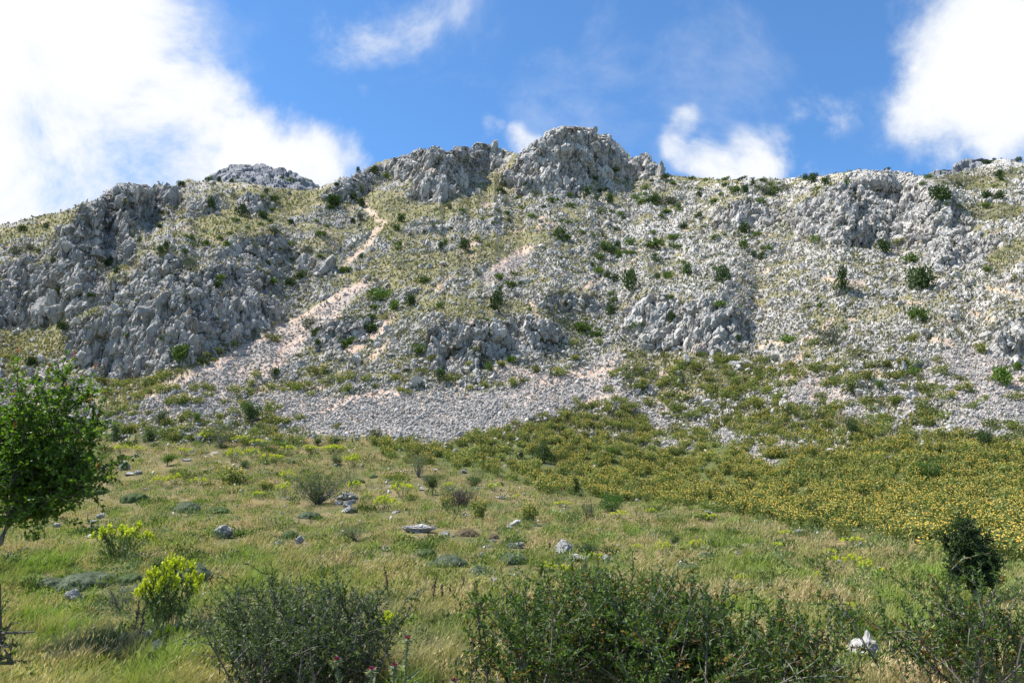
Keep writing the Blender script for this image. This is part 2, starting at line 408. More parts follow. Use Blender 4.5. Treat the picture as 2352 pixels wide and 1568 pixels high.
# the far side of the ridge falls away behind the skyline
back = []
Yl, Zl, Xr = P[-1, :, 1], P[-1, :, 2], P[-1, :, 0] / P[-1, :, 1]
for dy, dz in ((1.0, -0.4), (3, -1.6), (7, -5), (14, -12), (30, -28), (60, -60), (110, -115)):
    back.append(np.stack([Xr * (Yl + dy), Yl + dy, Zl + dz], -1))
P = np.concatenate([P, np.array(back)])
NRT = len(P)
rows_t = np.concatenate([rows, np.repeat(rows[-1:], len(back), 0)])
UGt = np.broadcast_to(ucols[None], rows_t.shape)


def grid_normals(P):
    du = np.gradient(P, axis=1); dv = np.gradient(P, axis=0)
    n = np.cross(du, dv); n /= np.linalg.norm(n, axis=-1, keepdims=True) + 1e-9
    return n


Pb = P.copy()
for _ in range(3):
    Pb[...] = np.stack([blur_u(Pb[..., a], 40) for a in range(3)], -1)
    for _ in range(30):
        Pb[1:-1] = 0.25 * Pb[:-2] + 0.5 * Pb[1:-1] + 0.25 * Pb[2:]
Nrm = grid_normals(Pb)
fu, fv = UGt.ravel(), rows_t.ravel()
crag = rs(R_crag, fu, fv); blk = rs(R_blk, fu, fv); scree = rs(R_scree, fu, fv); soil = rs(R_soil, fu, fv); grs = rs(R_grass, fu, fv); field = rs(R_field, fu, fv)
mt = sstep(1010, 960, fv); pts = P.reshape(-1, 3)
upper = mt > 0.01
idx = np.nonzero(upper)[0]
pm = pts[idx].astype(f32)
cm, bm, gm, scm, som = crag[idx], blk[idx], grs[idx], scree[idx], soil[idx]
crest_d = np.concatenate([np.ones(rows.shape), np.zeros((len(back), NC))]).ravel()[idx]
# how much rubble pokes through the turf: patchy, denser to the right
side = sstep(200, 2200, fu[idx])
patch = fbm(pm / 7.0, 3, 21) + 0.6 * fbm(pm / 2.2, 2, 25)
rub = sstep(-0.34, 0.10, patch + 0.12 * side - 0.75 * gm - 0.7 * som - 0.3 * scm)
rub = np.maximum(rub * (1 - 0.85 * scm) * (1 - 0.8 * som), sstep(0.3, 0.6, cm))
# lean the beds a little to the right, blocks taller than wide
q = np.stack([pm[:, 0] - 0.25 * pm[:, 2], pm[:, 1], pm[:, 2] * 0.46 + 0.12 * pm[:, 0]], 1)
wq = q + 0.5 * np.stack([vnoise(q / 1.7, 51), vnoise(q / 1.7, 52), vnoise(q / 1.7, 53)], 1)
A1, A2, ar, af = cells(wq / 6.5, 61)
B1, B2, br, bf = cells(wq / 2.3, 62)
C1, C2, cr, cf = cells(wq / 0.95, 63)
D1, D2, dr, df = cells(q / 0.42, 64)
crk = lambda a, b, w: 1 - sstep(0, w, b - a)
eu = np.linalg.norm(np.gradient(P, axis=1), axis=-1).ravel()[idx]; ev = np.linalg.norm(np.gradient(P, axis=0), axis=-1).ravel()[idx]
el_ = np.maximum(eu, 0.6 * ev)
kA, kB, kC = sstep(3.2, 1.2, el_), sstep(1.5, 0.55, el_), sstep(0.8, 0.3, el_)
fiss = np.abs(fbm(np.stack([pm[:, 0] - .2 * pm[:, 2], pm[:, 1], pm[:, 2] * .3], 1) / 3.2, 2, 66)); fiss = 1 - sstep(0.0, 0.075, fiss)
disp = 1.1 * fbm(pm / 16.0, 3, 71) * (1 - 0.4 * scm)
big = cm * bm
disp += 0.78 * big * (kA * (1.6 * af - 0.6 * crk(A1, A2, 0.13) - 0.7 * fiss) + kB * (1.25 * bf - 0.6 * crk(B1, B2, 0.16)) + kC * (0.6 * cf - 0.3 * crk(C1, C2, 0.2) + 0.26 * df))
small = rub * (1 - cm)
lump = np.where(br > 0.45, 1.0, 0.25)
disp += small * (0.36 * lump * np.clip(bf + 0.25, -0.2, 1.2) + 0.30 * np.clip(cf, -0.5, 1.0) - 0.12 * crk(C1, C2, 0.25) + 0.17 * df)
disp += (1 - rub) * (1 - cm) * 0.05 * fbm(pm / 0.6, 2, 77) + scm * 0.08 * df
d_all = np.zeros(len(pts)); d_all[idx] = disp * mt[idx] * np.where(crest_d > 0, 1.0, 0.8)
low = ~upper
pl = pts[low].astype(f32)
d_all[low] = (0.16 * fbm(pl / 2.6, 3, 81) + 0.30 * fbm(pl / 8.0, 2, 83) * sstep(12, 30, pl[:, 1])) * sstep(6, 14, pl[:, 1]) + 0.035 * fbm(pl / 0.5, 2, 82)
nd = Nrm.reshape(-1, 3)
PT = (pts + nd * d_all[:, None]).reshape(P.shape)

# ------------------------------------------------------------------ own colours of the ground
def mixc(a, b, t):
    return a + (b - a) * t[:, None]


def cst(c, n): return np.tile(np.array(c, f32), (n, 1))


n = len(idx)
rockc = mixc(cst((0.275, 0.262, 0.245), n), cst((0.45, 0.425, 0.39), n), np.clip(0.25 + 0.55 * side + 0.35 * fbm(pm / 9, 2, 91) + 0.3 * (br - 0.5) + 0.35 * (cr - 0.5), 0, 1))
rockc = mixc(rockc, cst((0.16, 0.165, 0.16), n), 0.55 * sstep(0.12, 0.5, fbm(pm / np.array([1.6, 1.6, 4.0], f32), 3, 92)) * (1 - 0.5 * side))
rockc = mixc(rockc, cst((0.48, 0.31, 0.22), n), 0.8 * sstep(0.34, 0.62, fbm(pm / np.array([3, 3, 6.0], f32), 2, 93)) * (cm > 0.5) * 0.7)
gcol = mixc(cst((0.105, 0.112, 0.042), n), cst((0.25, 0.215, 0.11), n), np.clip(0.5 + 0.8 * fbm(pm / 4.0, 3, 94) + 0.7 * fbm(pm / 0.9, 2, 89), 0, 1))
gcol = mixc(gcol, cst((0.33, 0.31, 0.27), n), sstep(0.0, 0.4, fbm(pm / 0.8, 2, 95)) * 0.75 * (1 - 0.6 * gm))
soilc = mixc(cst((0.50, 0.345, 0.25), n), cst((0.42, 0.345, 0.29), n), np.clip(0.5 + fbm(pm / 1.5, 2, 96), 0, 1))
screec = mixc(cst((0.32, 0.285, 0.26), n), cst((0.44, 0.345, 0.275), n), np.clip(0.35 + 1.5 * fbm(pm / np.array([5, 5, 9.0], f32), 3, 97), 0, 1))
c = gcol
c = mixc(c, soilc, np.clip(sstep(0.22, 0.42, fbm(pm / 3.2, 3, 98)) * 0.9 * (1 - gm * 0.8), 0, 1))
c = mixc(c, screec, scm); c = mixc(c, soilc, som * 0.85)
rockish = np.maximum(sstep(0.35, 0.75, small * (0.55 + 0.9 * np.maximum(bf * lump, cf))), sstep(0.35, 0.6, cm))
# turf on the ledges of the crags
ledge = sstep(0.15, 0.4, fbm(pm / 3.0, 3, 99)) * sstep(0.35, 0.6, nd[idx, 2] + 0.25 * af) * (cm > 0.3) * 0.8
c = mixc(c, rockc, rockish * (1 - ledge))
COLT = np.zeros((len(pts), 3), f32); COLT[idx] = c
nl = int(low.sum())
straw = np.clip(0.5 + 1.1 * fbm(pl / np.array([2.2, 3.5, 1], f32), 3, 101), 0, 1)
gl = mixc(cst((0.075, 0.085, 0.030), nl), cst((0.19, 0.145, 0.075), nl), straw)
fl = field[low]
gl = mixc(gl, cst((0.085, 0.10, 0.035), nl), fl)
gl = mixc(gl, cst((0.36, 0.31, 0.27), nl), np.maximum(scree[low] * 0.9, sstep(0.35, 0.55, fbm(pl / 1.6, 3, 103)) * 0.6))
COLT[low] = gl
COLT[idx] = mixc(COLT[idx], cst((0.11, 0.12, 0.045), n), (1 - mt[idx]) * (1 - scm))

# ------------------------------------------------------------------ meshes: meadow, slope and each crag cut from one sheet
ii = np.arange(NRT * NC).reshape(NRT, NC)
Q = np.stack([ii[:-1, :-1], ii[:-1, 1:], ii[1:, 1:], ii[1:, :-1]], -1).reshape(-1, 4)
PTf = PT.reshape(-1, 3)
qrow = np.repeat(np.arange(NRT - 1), NC - 1)
owner = np.where(qrow < 189, 0, 1)
crag_names = list(CRAGS)
qm = Q[:, 0]
for a, k in enumerate(crag_names):
    mk = rs(crag_masks[k], fu[qm], fv[qm]) > 0.5
    owner[mk & (qrow >= 189) & (qrow < NR + 2)] = 2 + a


def sub_mesh(name, sel, mat, smooth):
    q_ = Q[sel]
    u_, inv = np.unique(q_, return_inverse=True)
    return mesh_data(name, PTf[u_], inv.reshape(q_.shape), mat, COLT[u_], smooth)


tag(link('meadow_ground', sub_mesh('meadow_ground', owner == 0, M_SOIL, True)), kind='structure')
tag(link('mountain_slope', sub_mesh('mountain_slope', owner == 1, M_ROCK, False)), kind='structure')
CRAG_LABEL = {
 'summit': 'massive grey limestone summit crag, highest point of the skyline',
 'ridge': 'jagged grey ridge crag with several teeth, just left of the summit',
 'shoulder': 'low rocky shoulder on the skyline where the jagged ridge begins',
 'crest': 'tall fluted grey cliff on the skyline at upper left',
 'flank': 'broken dark cliff band at the left edge of the mountain',
 'buttress': 'large dark rounded buttress at the foot of the left slope above the chute',
 'cliff': 'steep fissured grey cliff in the middle of the right slope',
 'outcrop': 'broken outcrop band directly above the wide scree fan',
 'slabs': 'smooth pale slab outcrop high on the slope right of the summit',
 'terrace': 'broad pale boulder terrace below the right skyline',
 'midrock': 'long band of low rough rocks between the left cliff and the dark buttress',
 'scatter': 'loose group of low rocks below the grassy upper left saddle',
 'apron': 'small cracked rocks in the grass under the flat far hilltop',
 'ledge': 'light sloping ledge outcrop below the tall left cliff',
 'stub': 'short blocky outcrop beside the top of the pink soil chute',
 'tooth': 'small pointed rock tooth on the grassy upper left slope',
 'knoll': 'dark rock knoll between the scree chute and the fan',
 'rib': 'low cracked rock rib right of the twin upright junipers',
 'corner': 'pale boulder outcrop at the right edge above the scree',
 'bank': 'fissured grey bank under the boulder terrace near the right edge'}
# wide sheet of land under everything, out to the horizon
g = np.array([-6000, -1500, -400, -120, -40, -12, 0, 12, 40, 120, 400, 1500, 6000.0])
GX, GY = np.meshgrid(g, g)
low_y = np.where(GY > 0, -2.6, -1.2)
gz = np.where(GY > 40, -14.0, np.where(GY > 10, -4.0, -0.45))
gi = np.arange(169).reshape(13, 13)
GF = np.stack([gi[:-1, :-1], gi[:-1, 1:], gi[1:, 1:], gi[1:, :-1]], -1).reshape(-1, 4)
tag(link('ground', mesh_data('ground', np.stack([GX, GY, gz], -1).reshape(-1, 3), GF, M_SOIL, cst((0.11, 0.11, 0.045), 169), True)), kind='structure')

# two far rocky tops peeping over the skyline
def far_top(name, label, prof, Yd, depth, seed):
    us = np.arange(prof[0][0], prof[-1][0] + 1, 1.6); vs = np.interp(us, [p[0] for p in prof], [p[1] for p in prof]) + 1.6 * n2(us / 6, us * 0, seed, 3)
    R_ = 46; V_ = []
    for r in range(R_):
        t = r / (R_ - 1)
        vv = vs + (1 - t) * 60; yy = Yd - (1 - t) * depth
        k_ = kslope(vv); V_.append(np.stack([xratio(us, vv) * yy, yy + 0 * us, k_ * yy + EYE], -1))
    V_ = np.array(V_)
    for dy, dz in ((4, -6), (40, -60)):
        e = V_[R_ - 1].copy(); e[:, 1] += dy; e[:, 2] += dz; V_ = np.concatenate([V_, e[None]])
    p_ = V_.reshape(-1, 3).astype(f32); nn = grid_normals(V_).reshape(-1, 3)
    qq = np.stack([p_[:, 0], p_[:, 1], p_[:, 2] * 0.5], 1)
    a1, a2, r1, f1 = cells(qq / 9, seed); b1, b2, r2, f2 = cells(qq / 3.2, seed + 1)
    p_ = p_ + nn * (2.6 * f1 - 0.8 * crk(a1, a2, 0.2) + 1.2 * f2)[:, None]
    cc = mixc(cst((0.155, 0.16, 0.175), len(p_)), cst((0.25, 0.25, 0.26), len(p_)), r2)
    cc = mixc(cc, cst((0.07, 0.09, 0.045), len(p_)), sstep(0.2, 0.35, fbm(p_ / 8, 2, seed + 3)))
    m_, w_ = V_.shape[:2]; gi = np.arange(m_ * w_).reshape(m_, w_)
    F_ = np.stack([gi[:-1, :-1], gi[:-1, 1:], gi[1:, 1:], gi[1:, :-1]], -1).reshape(-1, 4)
    tag(link(name, mesh_data(name, p_, F_, M_HILL, cc, False)), label, 'hilltop', kind='thing')


far_top('rocky_hilltop', 'dark flat-topped rocky hilltop behind the left skyline saddle', [(470, 440), (490, 402), (505, 388), (530, 379), (562, 377), (600, 382), (640, 392), (690, 408), (722, 420), (735, 436), (745, 452)], 340, 60, 301)
far_top('rocky_hilltop', 'small dark rocky hilltop behind the skyline near the right edge', [(2128, 420), (2142, 400), (2165, 388), (2186, 388), (2200, 374), (2218, 364), (2250, 360), (2285, 364), (2310, 380), (2340, 395)], 330, 50, 311)

# ------------------------------------------------------------------ look-up: which ground point is seen at a pixel
ZB_S = 2.0
zb_w, zb_h = int((2800 + 400) / ZB_S), int((1640 - 250) / ZB_S)
pu, pv = project(PTf)
sel = np.nonzero((pu > -400) & (pu < 2799) & (pv > 250) & (pv < 1639))[0]
dist = np.linalg.norm(PTf[sel] - np.array([0, 0, EYE]), axis=1)
order = sel[np.argsort(-dist)]
ZB = np.full((zb_h, zb_w), -1, np.int64)
ZB[((pv[order] - 250) / ZB_S).astype(int), ((pu[order] + 400) / ZB_S).astype(int)] = order
for _ in range(8):
    hole = ZB < 0
    for sh in ((1, 0), (-1, 0), (0, 1), (0, -1)):
        r_ = np.roll(ZB, sh, (0, 1)); m_ = hole & (r_ >= 0) & (ZB < 0); ZB[m_] = r_[m_]
NRM_F = grid_normals(PT).reshape(-1, 3)


def ground(u, v):
    """indices of the ground vertices seen at (u, v)"""
    i = np.clip(((np.asarray(v) - 250) / ZB_S).astype(int), 0, zb_h - 1); j = np.clip(((np.asarray(u) + 400) / ZB_S).astype(int), 0, zb_w - 1)
    k = ZB[i, j]
    return np.where(k < 0, 0, k)


def gpoint(u, v):
    return PTf[int(ground(np.array([u]), np.array([v]))[0])].copy()


def mpp(p):
    """metres per photograph pixel (2352 wide) at a point"""
    return (p[..., 1] * CP + (p[..., 2] - EYE) * SP) / FPX
# ------------------------------------------------------------------ stones
def ico(sub):
    t = (1 + 5 ** 0.5) / 2
    v = np.array([(-1, t, 0), (1, t, 0), (-1, -t, 0), (1, -t, 0), (0, -1, t), (0, 1, t), (0, -1, -t), (0, 1, -t), (t, 0, -1), (t, 0, 1), (-t, 0, -1), (-t, 0, 1)], float)
    f = np.array([(0, 11, 5), (0, 5, 1), (0, 1, 7), (0, 7, 10), (0, 10, 11), (1, 5, 9), (5, 11, 4), (11, 10, 2), (10, 7, 6), (7, 1, 8), (3, 9, 4), (3, 4, 2), (3, 2, 6), (3, 6, 8), (3, 8, 9), (4, 9, 5), (2, 4, 11), (6, 2, 10), (8, 6, 7), (9, 8, 1)])
    v /= np.linalg.norm(v[0])
    for _ in range(sub):
        e = {}; vl = list(v); nf = []
        def mid(a, b):
            k = (min(a, b), max(a, b))
            if k not in e:
                m = vl[a] + vl[b]; e[k] = len(vl); vl.append(m / np.linalg.norm(m))
            return e[k]
        for a, b, c_ in f:
            x, y, z = mid(a, b), mid(b, c_), mid(c_, a)
            nf += [(a, x, z), (b, y, x), (c_, z, y), (x, y, z)]
        v = np.array(vl); f = np.array(nf)
    return v, f


ICO = [ico(k) for k in range(5)]


def stone_proto(sub, rng, cuts=9):
    """angular lump: a ball trimmed by random planes"""
    v, f = ICO[sub]; v = v.copy()
    for _ in range(cuts):
        n_ = rng.normal(size=3); n_ /= np.linalg.norm(n_)
        d_ = rng.uniform(0.45, 0.8)
        s_ = v @ n_ - d_
        v = v - np.maximum(s_, 0)[:, None] * n_
    v *= rng.uniform(0.75, 1.2, 3)
    if sub >= 3:                                   # broken faces
        p_ = (v * np.array([1, 1, .6]) + rng.uniform(0, 50, 3)).astype(f32)
        _, e2, _, ff = cells(p_ * 2.4, 5); e1, e2, _, fg = cells(p_ * 5.5, 6)
        v = v * (1 + .17 * ff + .075 * fg - .05 * (1 - sstep(0, .2, e2 - e1)))[:, None]
    return v, f


def rot_mats(n, rng, tilt=None):
    q = rng.normal(size=(n, 4)); q /= np.linalg.norm(q, axis=1, keepdims=True)
    w, x, y, z = q.T
    return np.stack([np.stack([1 - 2 * (y * y + z * z), 2 * (x * y - w * z), 2 * (x * z + w * y)], -1), np.stack([2 * (x * y + w * z), 1 - 2 * (x * x + z * z), 2 * (y * z - w * x)], -1),
                     np.stack([2 * (x * z - w * y), 2 * (y * z + w * x), 1 - 2 * (x * x + y * y)], -1)], 1)


class Acc:
    """collects triangles with their own colours"""
    def __init__(self): self.V, self.F, self.C, self.n = [], [], [], 0
    def add(self, V, F, C):
        self.V.append(np.asarray(V, f32)); self.F.append(np.asarray(F) + self.n); self.C.append(np.asarray(C, f32)); self.n += len(V)
    def inst(self, pv, pf, pc, M, T, mul=None):
        k, m = len(T), len(pv)
        V = np.einsum('kij,mj->kmi', M, pv) + T[:, None, :]
        F = (pf[None] + (np.arange(k) * m)[:, None, None]).reshape(-1, pf.shape[1])
        C = np.broadcast_to(pc[None], (k, m, 3))
        if mul is not None: C = C * (mul[:, None, :] if mul.ndim == 2 else mul[:, None, None])
        self.add(V.reshape(-1, 3), F, C.reshape(-1, 3))
    def mesh(self, name, mat, smooth=False):
        return mesh_data(name, np.concatenate(self.V), np.concatenate(self.F), mat, np.concatenate(self.C), smooth)


def sample_px(n, u0, u1, v0, v1, dens, rng):
    """random picture positions, kept in proportion to a density raster"""
    u = rng.uniform(u0, u1, n); v = rng.uniform(v0, v1, n)
    keep = rng.uniform(0, 1, n) < rs(dens, u, v)
    return u[keep], v[keep]


rng = np.random.default_rng(21)
R_vis = (RVV > np.interp(RUU, ucols, sky_v) - 2).astype(f32)
R_mtn = sstep(1030, 985, RVV) * R_vis
acc = Acc()
protos = [stone_proto(0, rng, 7) for _ in range(6)] + [stone_proto(1, rng, 9) for _ in range(8)] + [stone_proto(3, rng, 13) for _ in range(6)]


def scatter_stones(n, dens, smin, smax, power, colr, box=(-300, 2650, 270, 1080), flat=(0.55, 1.0), sink=0.25, zone=True):
    u, v = sample_px(n, *box, dens, rng)
    gi_ = ground(u, v); p = PTf[gi_] + rng.normal(0, 0.10, (len(u), 3)) * np.array([1, 1, 0.2])
    m = mpp(p)
    r = rng.uniform(0, 1, len(u)) ** power
    size = (smin + (smax - smin) * r)
    if zone: size = size * np.clip(0.75 + (v - 640) / 900, 0.6, 1.25)
    rad = size * m * 0.5
    sc = rad[:, None] * np.stack([rng.uniform(0.8, 1.35, len(u)), rng.uniform(0.8, 1.2, len(u)), rng.uniform(*flat, len(u))], 1)
    R_ = rot_mats(len(u), rng)
    Ms = R_ * sc[:, None, :]
    p = p + NRM_F[gi_] * (rad * (0.5 - sink))[:, None]
    t = rng.uniform(0, 1, len(u)); cc = np.array(colr[0]) + (np.array(colr[1]) - np.array(colr[0])) * t[:, None]
    which = np.where(size > 20, rng.integers(14, 20, len(u)), np.where(size > 9, rng.integers(6, 14, len(u)), rng.integers(0, 6, len(u))))
    for k in range(20):
        s_ = which == k
        if s_.any():
            pv_, pf_ = protos[k]
            acc.inst(pv_, pf_, np.ones((len(pv_), 3)), Ms[s_], p[s_], cc[s_])


GREY = ((0.25, 0.24, 0.228), (0.41, 0.39, 0.365)); PALE = ((0.255, 0.243, 0.228), (0.455, 0.428, 0.392))
R_sort = np.clip(0.45 + 0.5 * sstep(840, 985, RVV) + 0.75 * n2(RUU / 60, RVV / 34, 141, 3) + 0.35 * n2(RUU / 13, RVV / 9, 142, 2), 0.10, 1)
scatter_stones(700000, R_scree * R_vis * R_sort * (1 - 0.75 * R_soil), 2.4, 8.0, 2.2, PALE)
scatter_stones(9000, R_scree * R_vis, 8, 17, 2.5, PALE)
R_patch = 0.35 + 0.65 * sstep(-0.25, 0.3, n2(RUU / 34, RVV / 22, 131, 3))
R_side = sstep(100, 2000, RUU)
scatter_stones(360000, R_mtn * (1 - R_crag) * (1 - R_scree) * (1 - 0.62 * R_grass) * (1 - 0.85 * R_soil) * (1 - 0.9 * R_field) * R_patch * (0.85 + 0.15 * R_side), 2.2, 11, 3.2, PALE)
scatter_stones(1000, R_mtn * (1 - R_scree) * (1 - 0.8 * R_grass) * (1 - 0.9 * R_field) * R_patch ** 3 * (0.7 + 0.3 * R_side), 18, 46, 2.4, PALE, sink=.42)
scatter_stones(1500, R_scree * R_vis * sstep(930, 1000, RVV), 8, 18, 1.8, GREY)
scatter_stones(4600, R_mtn * (1 - R_scree) * (1 - 0.6 * R_grass) * (1 - 0.85 * R_field) * R_patch * (0.85 + 0.15 * R_side), 10, 26, 2.6, PALE)
scatter_stones(900, R_vis * R_field * sstep(1080, 1000, RVV), 5, 16, 2.2, PALE, box=(-300, 2650, 900, 1090))
tag(link('loose_stones', acc.mesh('loose_stones', M_ROCK)), 'loose grey limestone rubble strewn over the scree fans and slope', kind='stuff')

# ------------------------------------------------------------------ crags: the cut rock faces and the fractured blocks they are made of
blk_protos = [stone_proto(3, rng, 14) for _ in range(12)] + [stone_proto(2, rng, 12) for _ in range(8)]


def lean_mats(n, sx, sy, sz, rng, lean=0.22):
    """upright blocks: turned about the vertical, all leaning a little the same way"""
    t = rng.uniform(0, 6.28, n); c_, s_ = np.cos(t), np.sin(t); Z_ = np.zeros(n); O_ = np.ones(n)
    Rz = np.stack([np.stack([c_, -s_, Z_], -1), np.stack([s_, c_, Z_], -1), np.stack([Z_, Z_, O_], -1)], 1)
    S_ = np.zeros((n, 3, 3)); S_[:, 0, 0] = sx; S_[:, 1, 1] = sy; S_[:, 2, 2] = sz
    a_ = lean + rng.normal(0, .16, n); Ry = np.stack([np.stack([np.cos(a_), Z_, np.sin(a_)], -1), np.stack([Z_, O_, Z_], -1), np.stack([-np.sin(a_), Z_, np.cos(a_)], -1)], 1)
    b_ = rng.normal(.12, .16, n); Rx = np.stack([np.stack([O_, Z_, Z_], -1), np.stack([Z_, np.cos(b_), -np.sin(b_)], -1), np.stack([Z_, np.sin(b_), np.cos(b_)], -1)], 1)
    return Rx @ Ry @ Rz @ S_


for a, k in enumerate(crag_names):
    sel = owner == 2 + a
    if not sel.any(): continue
    q_ = Q[sel]; u_, inv = np.unique(q_, return_inverse=True); inv = inv.reshape(q_.shape)
    cr_ = Acc(); cr_.add(PTf[u_], np.concatenate([inv[:, [0, 1, 2]], inv[:, [0, 2, 3]]]), COLT[u_] * 1.18)
    poly = CRAGS[k][2]; x0, x1 = min(p[0] for p in poly), max(p[0] for p in poly); y0, y1 = min(p[1] for p in poly), max(p[1] for p in poly)
    area = (x1 - x0) * (y1 - y0); low_ = CRAGS[k][0] < 0.75
    for nb, lo, hi, pw in ((area / 260, 20, 62 if not low_ else 40, 1.9), (area / 55, 7, 24, 2.0)):
        u = rng.uniform(x0 - 8, x1 + 8, int(nb)); v = rng.uniform(y0 - 8, y1 + 8, int(nb)); kp = rng.uniform(0, 1, int(nb)) < rs(crag_masks[k], u, v) * (.45 + .55 * (n2(u / 30, v / 30, 150 + a, 2) > -.1)); u, v = u[kp], v[kp]
        kp = v > np.interp(u, ucols, sky_v) + 4; u, v = u[kp], v[kp]
        if not len(u): continue
        gi_ = ground(u, v); p = PTf[gi_]; m = mpp(p); sz = (lo + (hi - lo) * rng.uniform(0, 1, len(u)) ** pw) * m * .5
        # keep the skyline where it is
        lim = (v - np.interp(u, ucols, sky_v) + 7) * m * .9; sz = np.minimum(sz, np.maximum(lim, 4 * m))
        tall = rng.uniform(1.0, 1.9, len(u)); Ms = lean_mats(len(u), sz * rng.uniform(.7, 1.1, len(u)), sz * rng.uniform(.7, 1.1, len(u)), sz * tall * (.8 if low_ else 1), rng)
        pos = p + NRM_F[gi_] * (sz * -.25)[:, None] - np.array([0, 0, 1.0]) * (sz * .35)[:, None]
        dk_ = sstep(100, 2000, u); t = np.clip(rng.uniform(0, .7, len(u)) + .35 * dk_, 0, 1); cc = lerp3 = np.array([.31, .297, .28]) + (np.array([.56, .53, .485]) - np.array([.31, .297, .28])) * t[:, None]
        oc = (fbm((p / 5).astype(f32), 2, 163) > .33) & (rng.uniform(0, 1, len(u)) < .5); cc[oc] = cc[oc] * np.array([1.1, .96, .86])
        wh = rng.integers(0, 12, len(u)) if lo > 15 else rng.integers(12, 20, len(u))
        for b in range(20):
            s_ = wh == b
            if s_.any(): cr_.inst(blk_protos[b][0], blk_protos[b][1], np.ones((len(blk_protos[b][0]), 3)), Ms[s_], pos[s_], cc[s_])
    tag(link('rock_crag', cr_.mesh('rock_crag', M_CRAG)), CRAG_LABEL[k], 'crag', 'limestone crags on the mountain')
# ------------------------------------------------------------------ plant building blocks
def unit(v): return v / (np.linalg.norm(v, axis=-1, keepdims=True) + 1e-9)


def diamonds(pos, axis, nrm, Ln, Wd, fold=0.0):
    """pointed leaves: one rhomb each, as two triangles"""
    axis = unit(axis); side = unit(np.cross(nrm, axis)); up = np.cross(axis, side)
    Ln = np.broadcast_to(Ln, len(pos))[:, None]; Wd = np.broadcast_to(Wd, len(pos))[:, None]
    m = pos + axis * Ln * 0.5
    V = np.stack([pos, m + side * Wd * 0.5 + up * Wd * fold, pos + axis * Ln, m - side * Wd * 0.5 + up * Wd * fold], 1).reshape(-1, 3)
    b = np.arange(len(pos))[:, None] * 4
    F = np.concatenate([b + np.array([[0, 1, 2]]), b + np.array([[0, 2, 3]])])
    return V, F


def lerpc(c1, c2, t): return np.array(c1)[None] + (np.array(c2) - np.array(c1))[None] * t[:, None]


def cloud(rng, blobs, n, ln, wd, c1, c2, shell=0.35, droop=0.0, upc=0.0):
    """leaf cloud filling a set of round sprays (x, y, z, r)"""
    B = np.array(blobs, float); w = B[:, 3] ** 2; k = rng.choice(len(B), n, p=w / w.sum())
    d = unit(rng.normal(size=(n, 3))); r = rng.uniform(shell, 1, n) ** 0.6
    pos = B[k, :3] + d * (B[k, 3] * r)[:, None]
    ax = unit(d + 0.9 * rng.normal(size=(n, 3)) + np.array([0, 0, upc - droop])); nr = unit(d * 0.5 + rng.normal(size=(n, 3)))
    V, F = diamonds(pos, ax, nr, ln * rng.uniform(.6, 1.3, n), wd * rng.uniform(.6, 1.3, n))
    bt = rng.uniform(0, 1, len(B))[k]
    C = np.repeat(lerpc(c1, c2, np.clip(0.5 * bt + rng.uniform(0, .5, n), 0, 1)), 4, 0)
    return V, F, C


def tube(pts, rad, sides=4):
    pts = np.asarray(pts, float); n = len(pts); rad = np.broadcast_to(rad, n)
    t = unit(np.gradient(pts, axis=0)); ref = np.where(np.abs(t[:, 2:3]) > 0.9, np.array([[1., 0, 0]]), np.array([[0, 0, 1.]]))
    a = unit(np.cross(t, ref)); b = np.cross(t, a)
    an = np.arange(sides) * 2 * np.pi / sides
    ring = pts[:, None] + rad[:, None, None] * (np.cos(an)[None, :, None] * a[:, None] + np.sin(an)[None, :, None] * b[:, None])
    i = np.arange(n * sides).reshape(n, sides); j = np.roll(i, -1, 1)
    F = np.concatenate([np.stack([i[:-1], j[:-1], j[1:]], -1).reshape(-1, 3), np.stack([i[:-1], j[1:], i[1:]], -1).reshape(-1, 3)])
    return ring.reshape(-1, 3), F


def wander(rng, p, d, length, n=6, wob=0.15, bend=(0, 0, 0)):
    """a stem: points from p along d with a wobble and a steady bend"""
    pts = [np.array(p, float)]; d = np.array(d, float) / np.linalg.norm(d)
    for _ in range(n):
        d = d + rng.normal(size=3) * wob + np.array(bend) / n; d /= np.linalg.norm(d)
        pts.append(pts[-1] + d * length / n)
    return np.array(pts)


def along(rng, poly, n, lo=0.2, hi=1.0):
    """n random points and directions along a stem"""
    t = rng.uniform(lo, hi, n) * (len(poly) - 1); i = np.minimum(t.astype(int), len(poly) - 2); f = (t - i)[:, None]
    return poly[i] * (1 - f) + poly[i + 1] * f, unit(poly[i + 1] - poly[i])


# colours of the plants
DARKJ = ((0.026, 0.052, 0.016), (0.072, 0.118, 0.030)); BRIGHT = ((0.045, 0.085, 0.014), (0.135, 0.210, 0.032))
GREYG = ((0.065, 0.080, 0.045), (0.155, 0.170, 0.100)); OLIVE = ((0.090, 0.105, 0.025), (0.20, 0.20, 0.045)); PHL = ((0.088, 0.120, 0.034), (0.235, 0.265, 0.085))


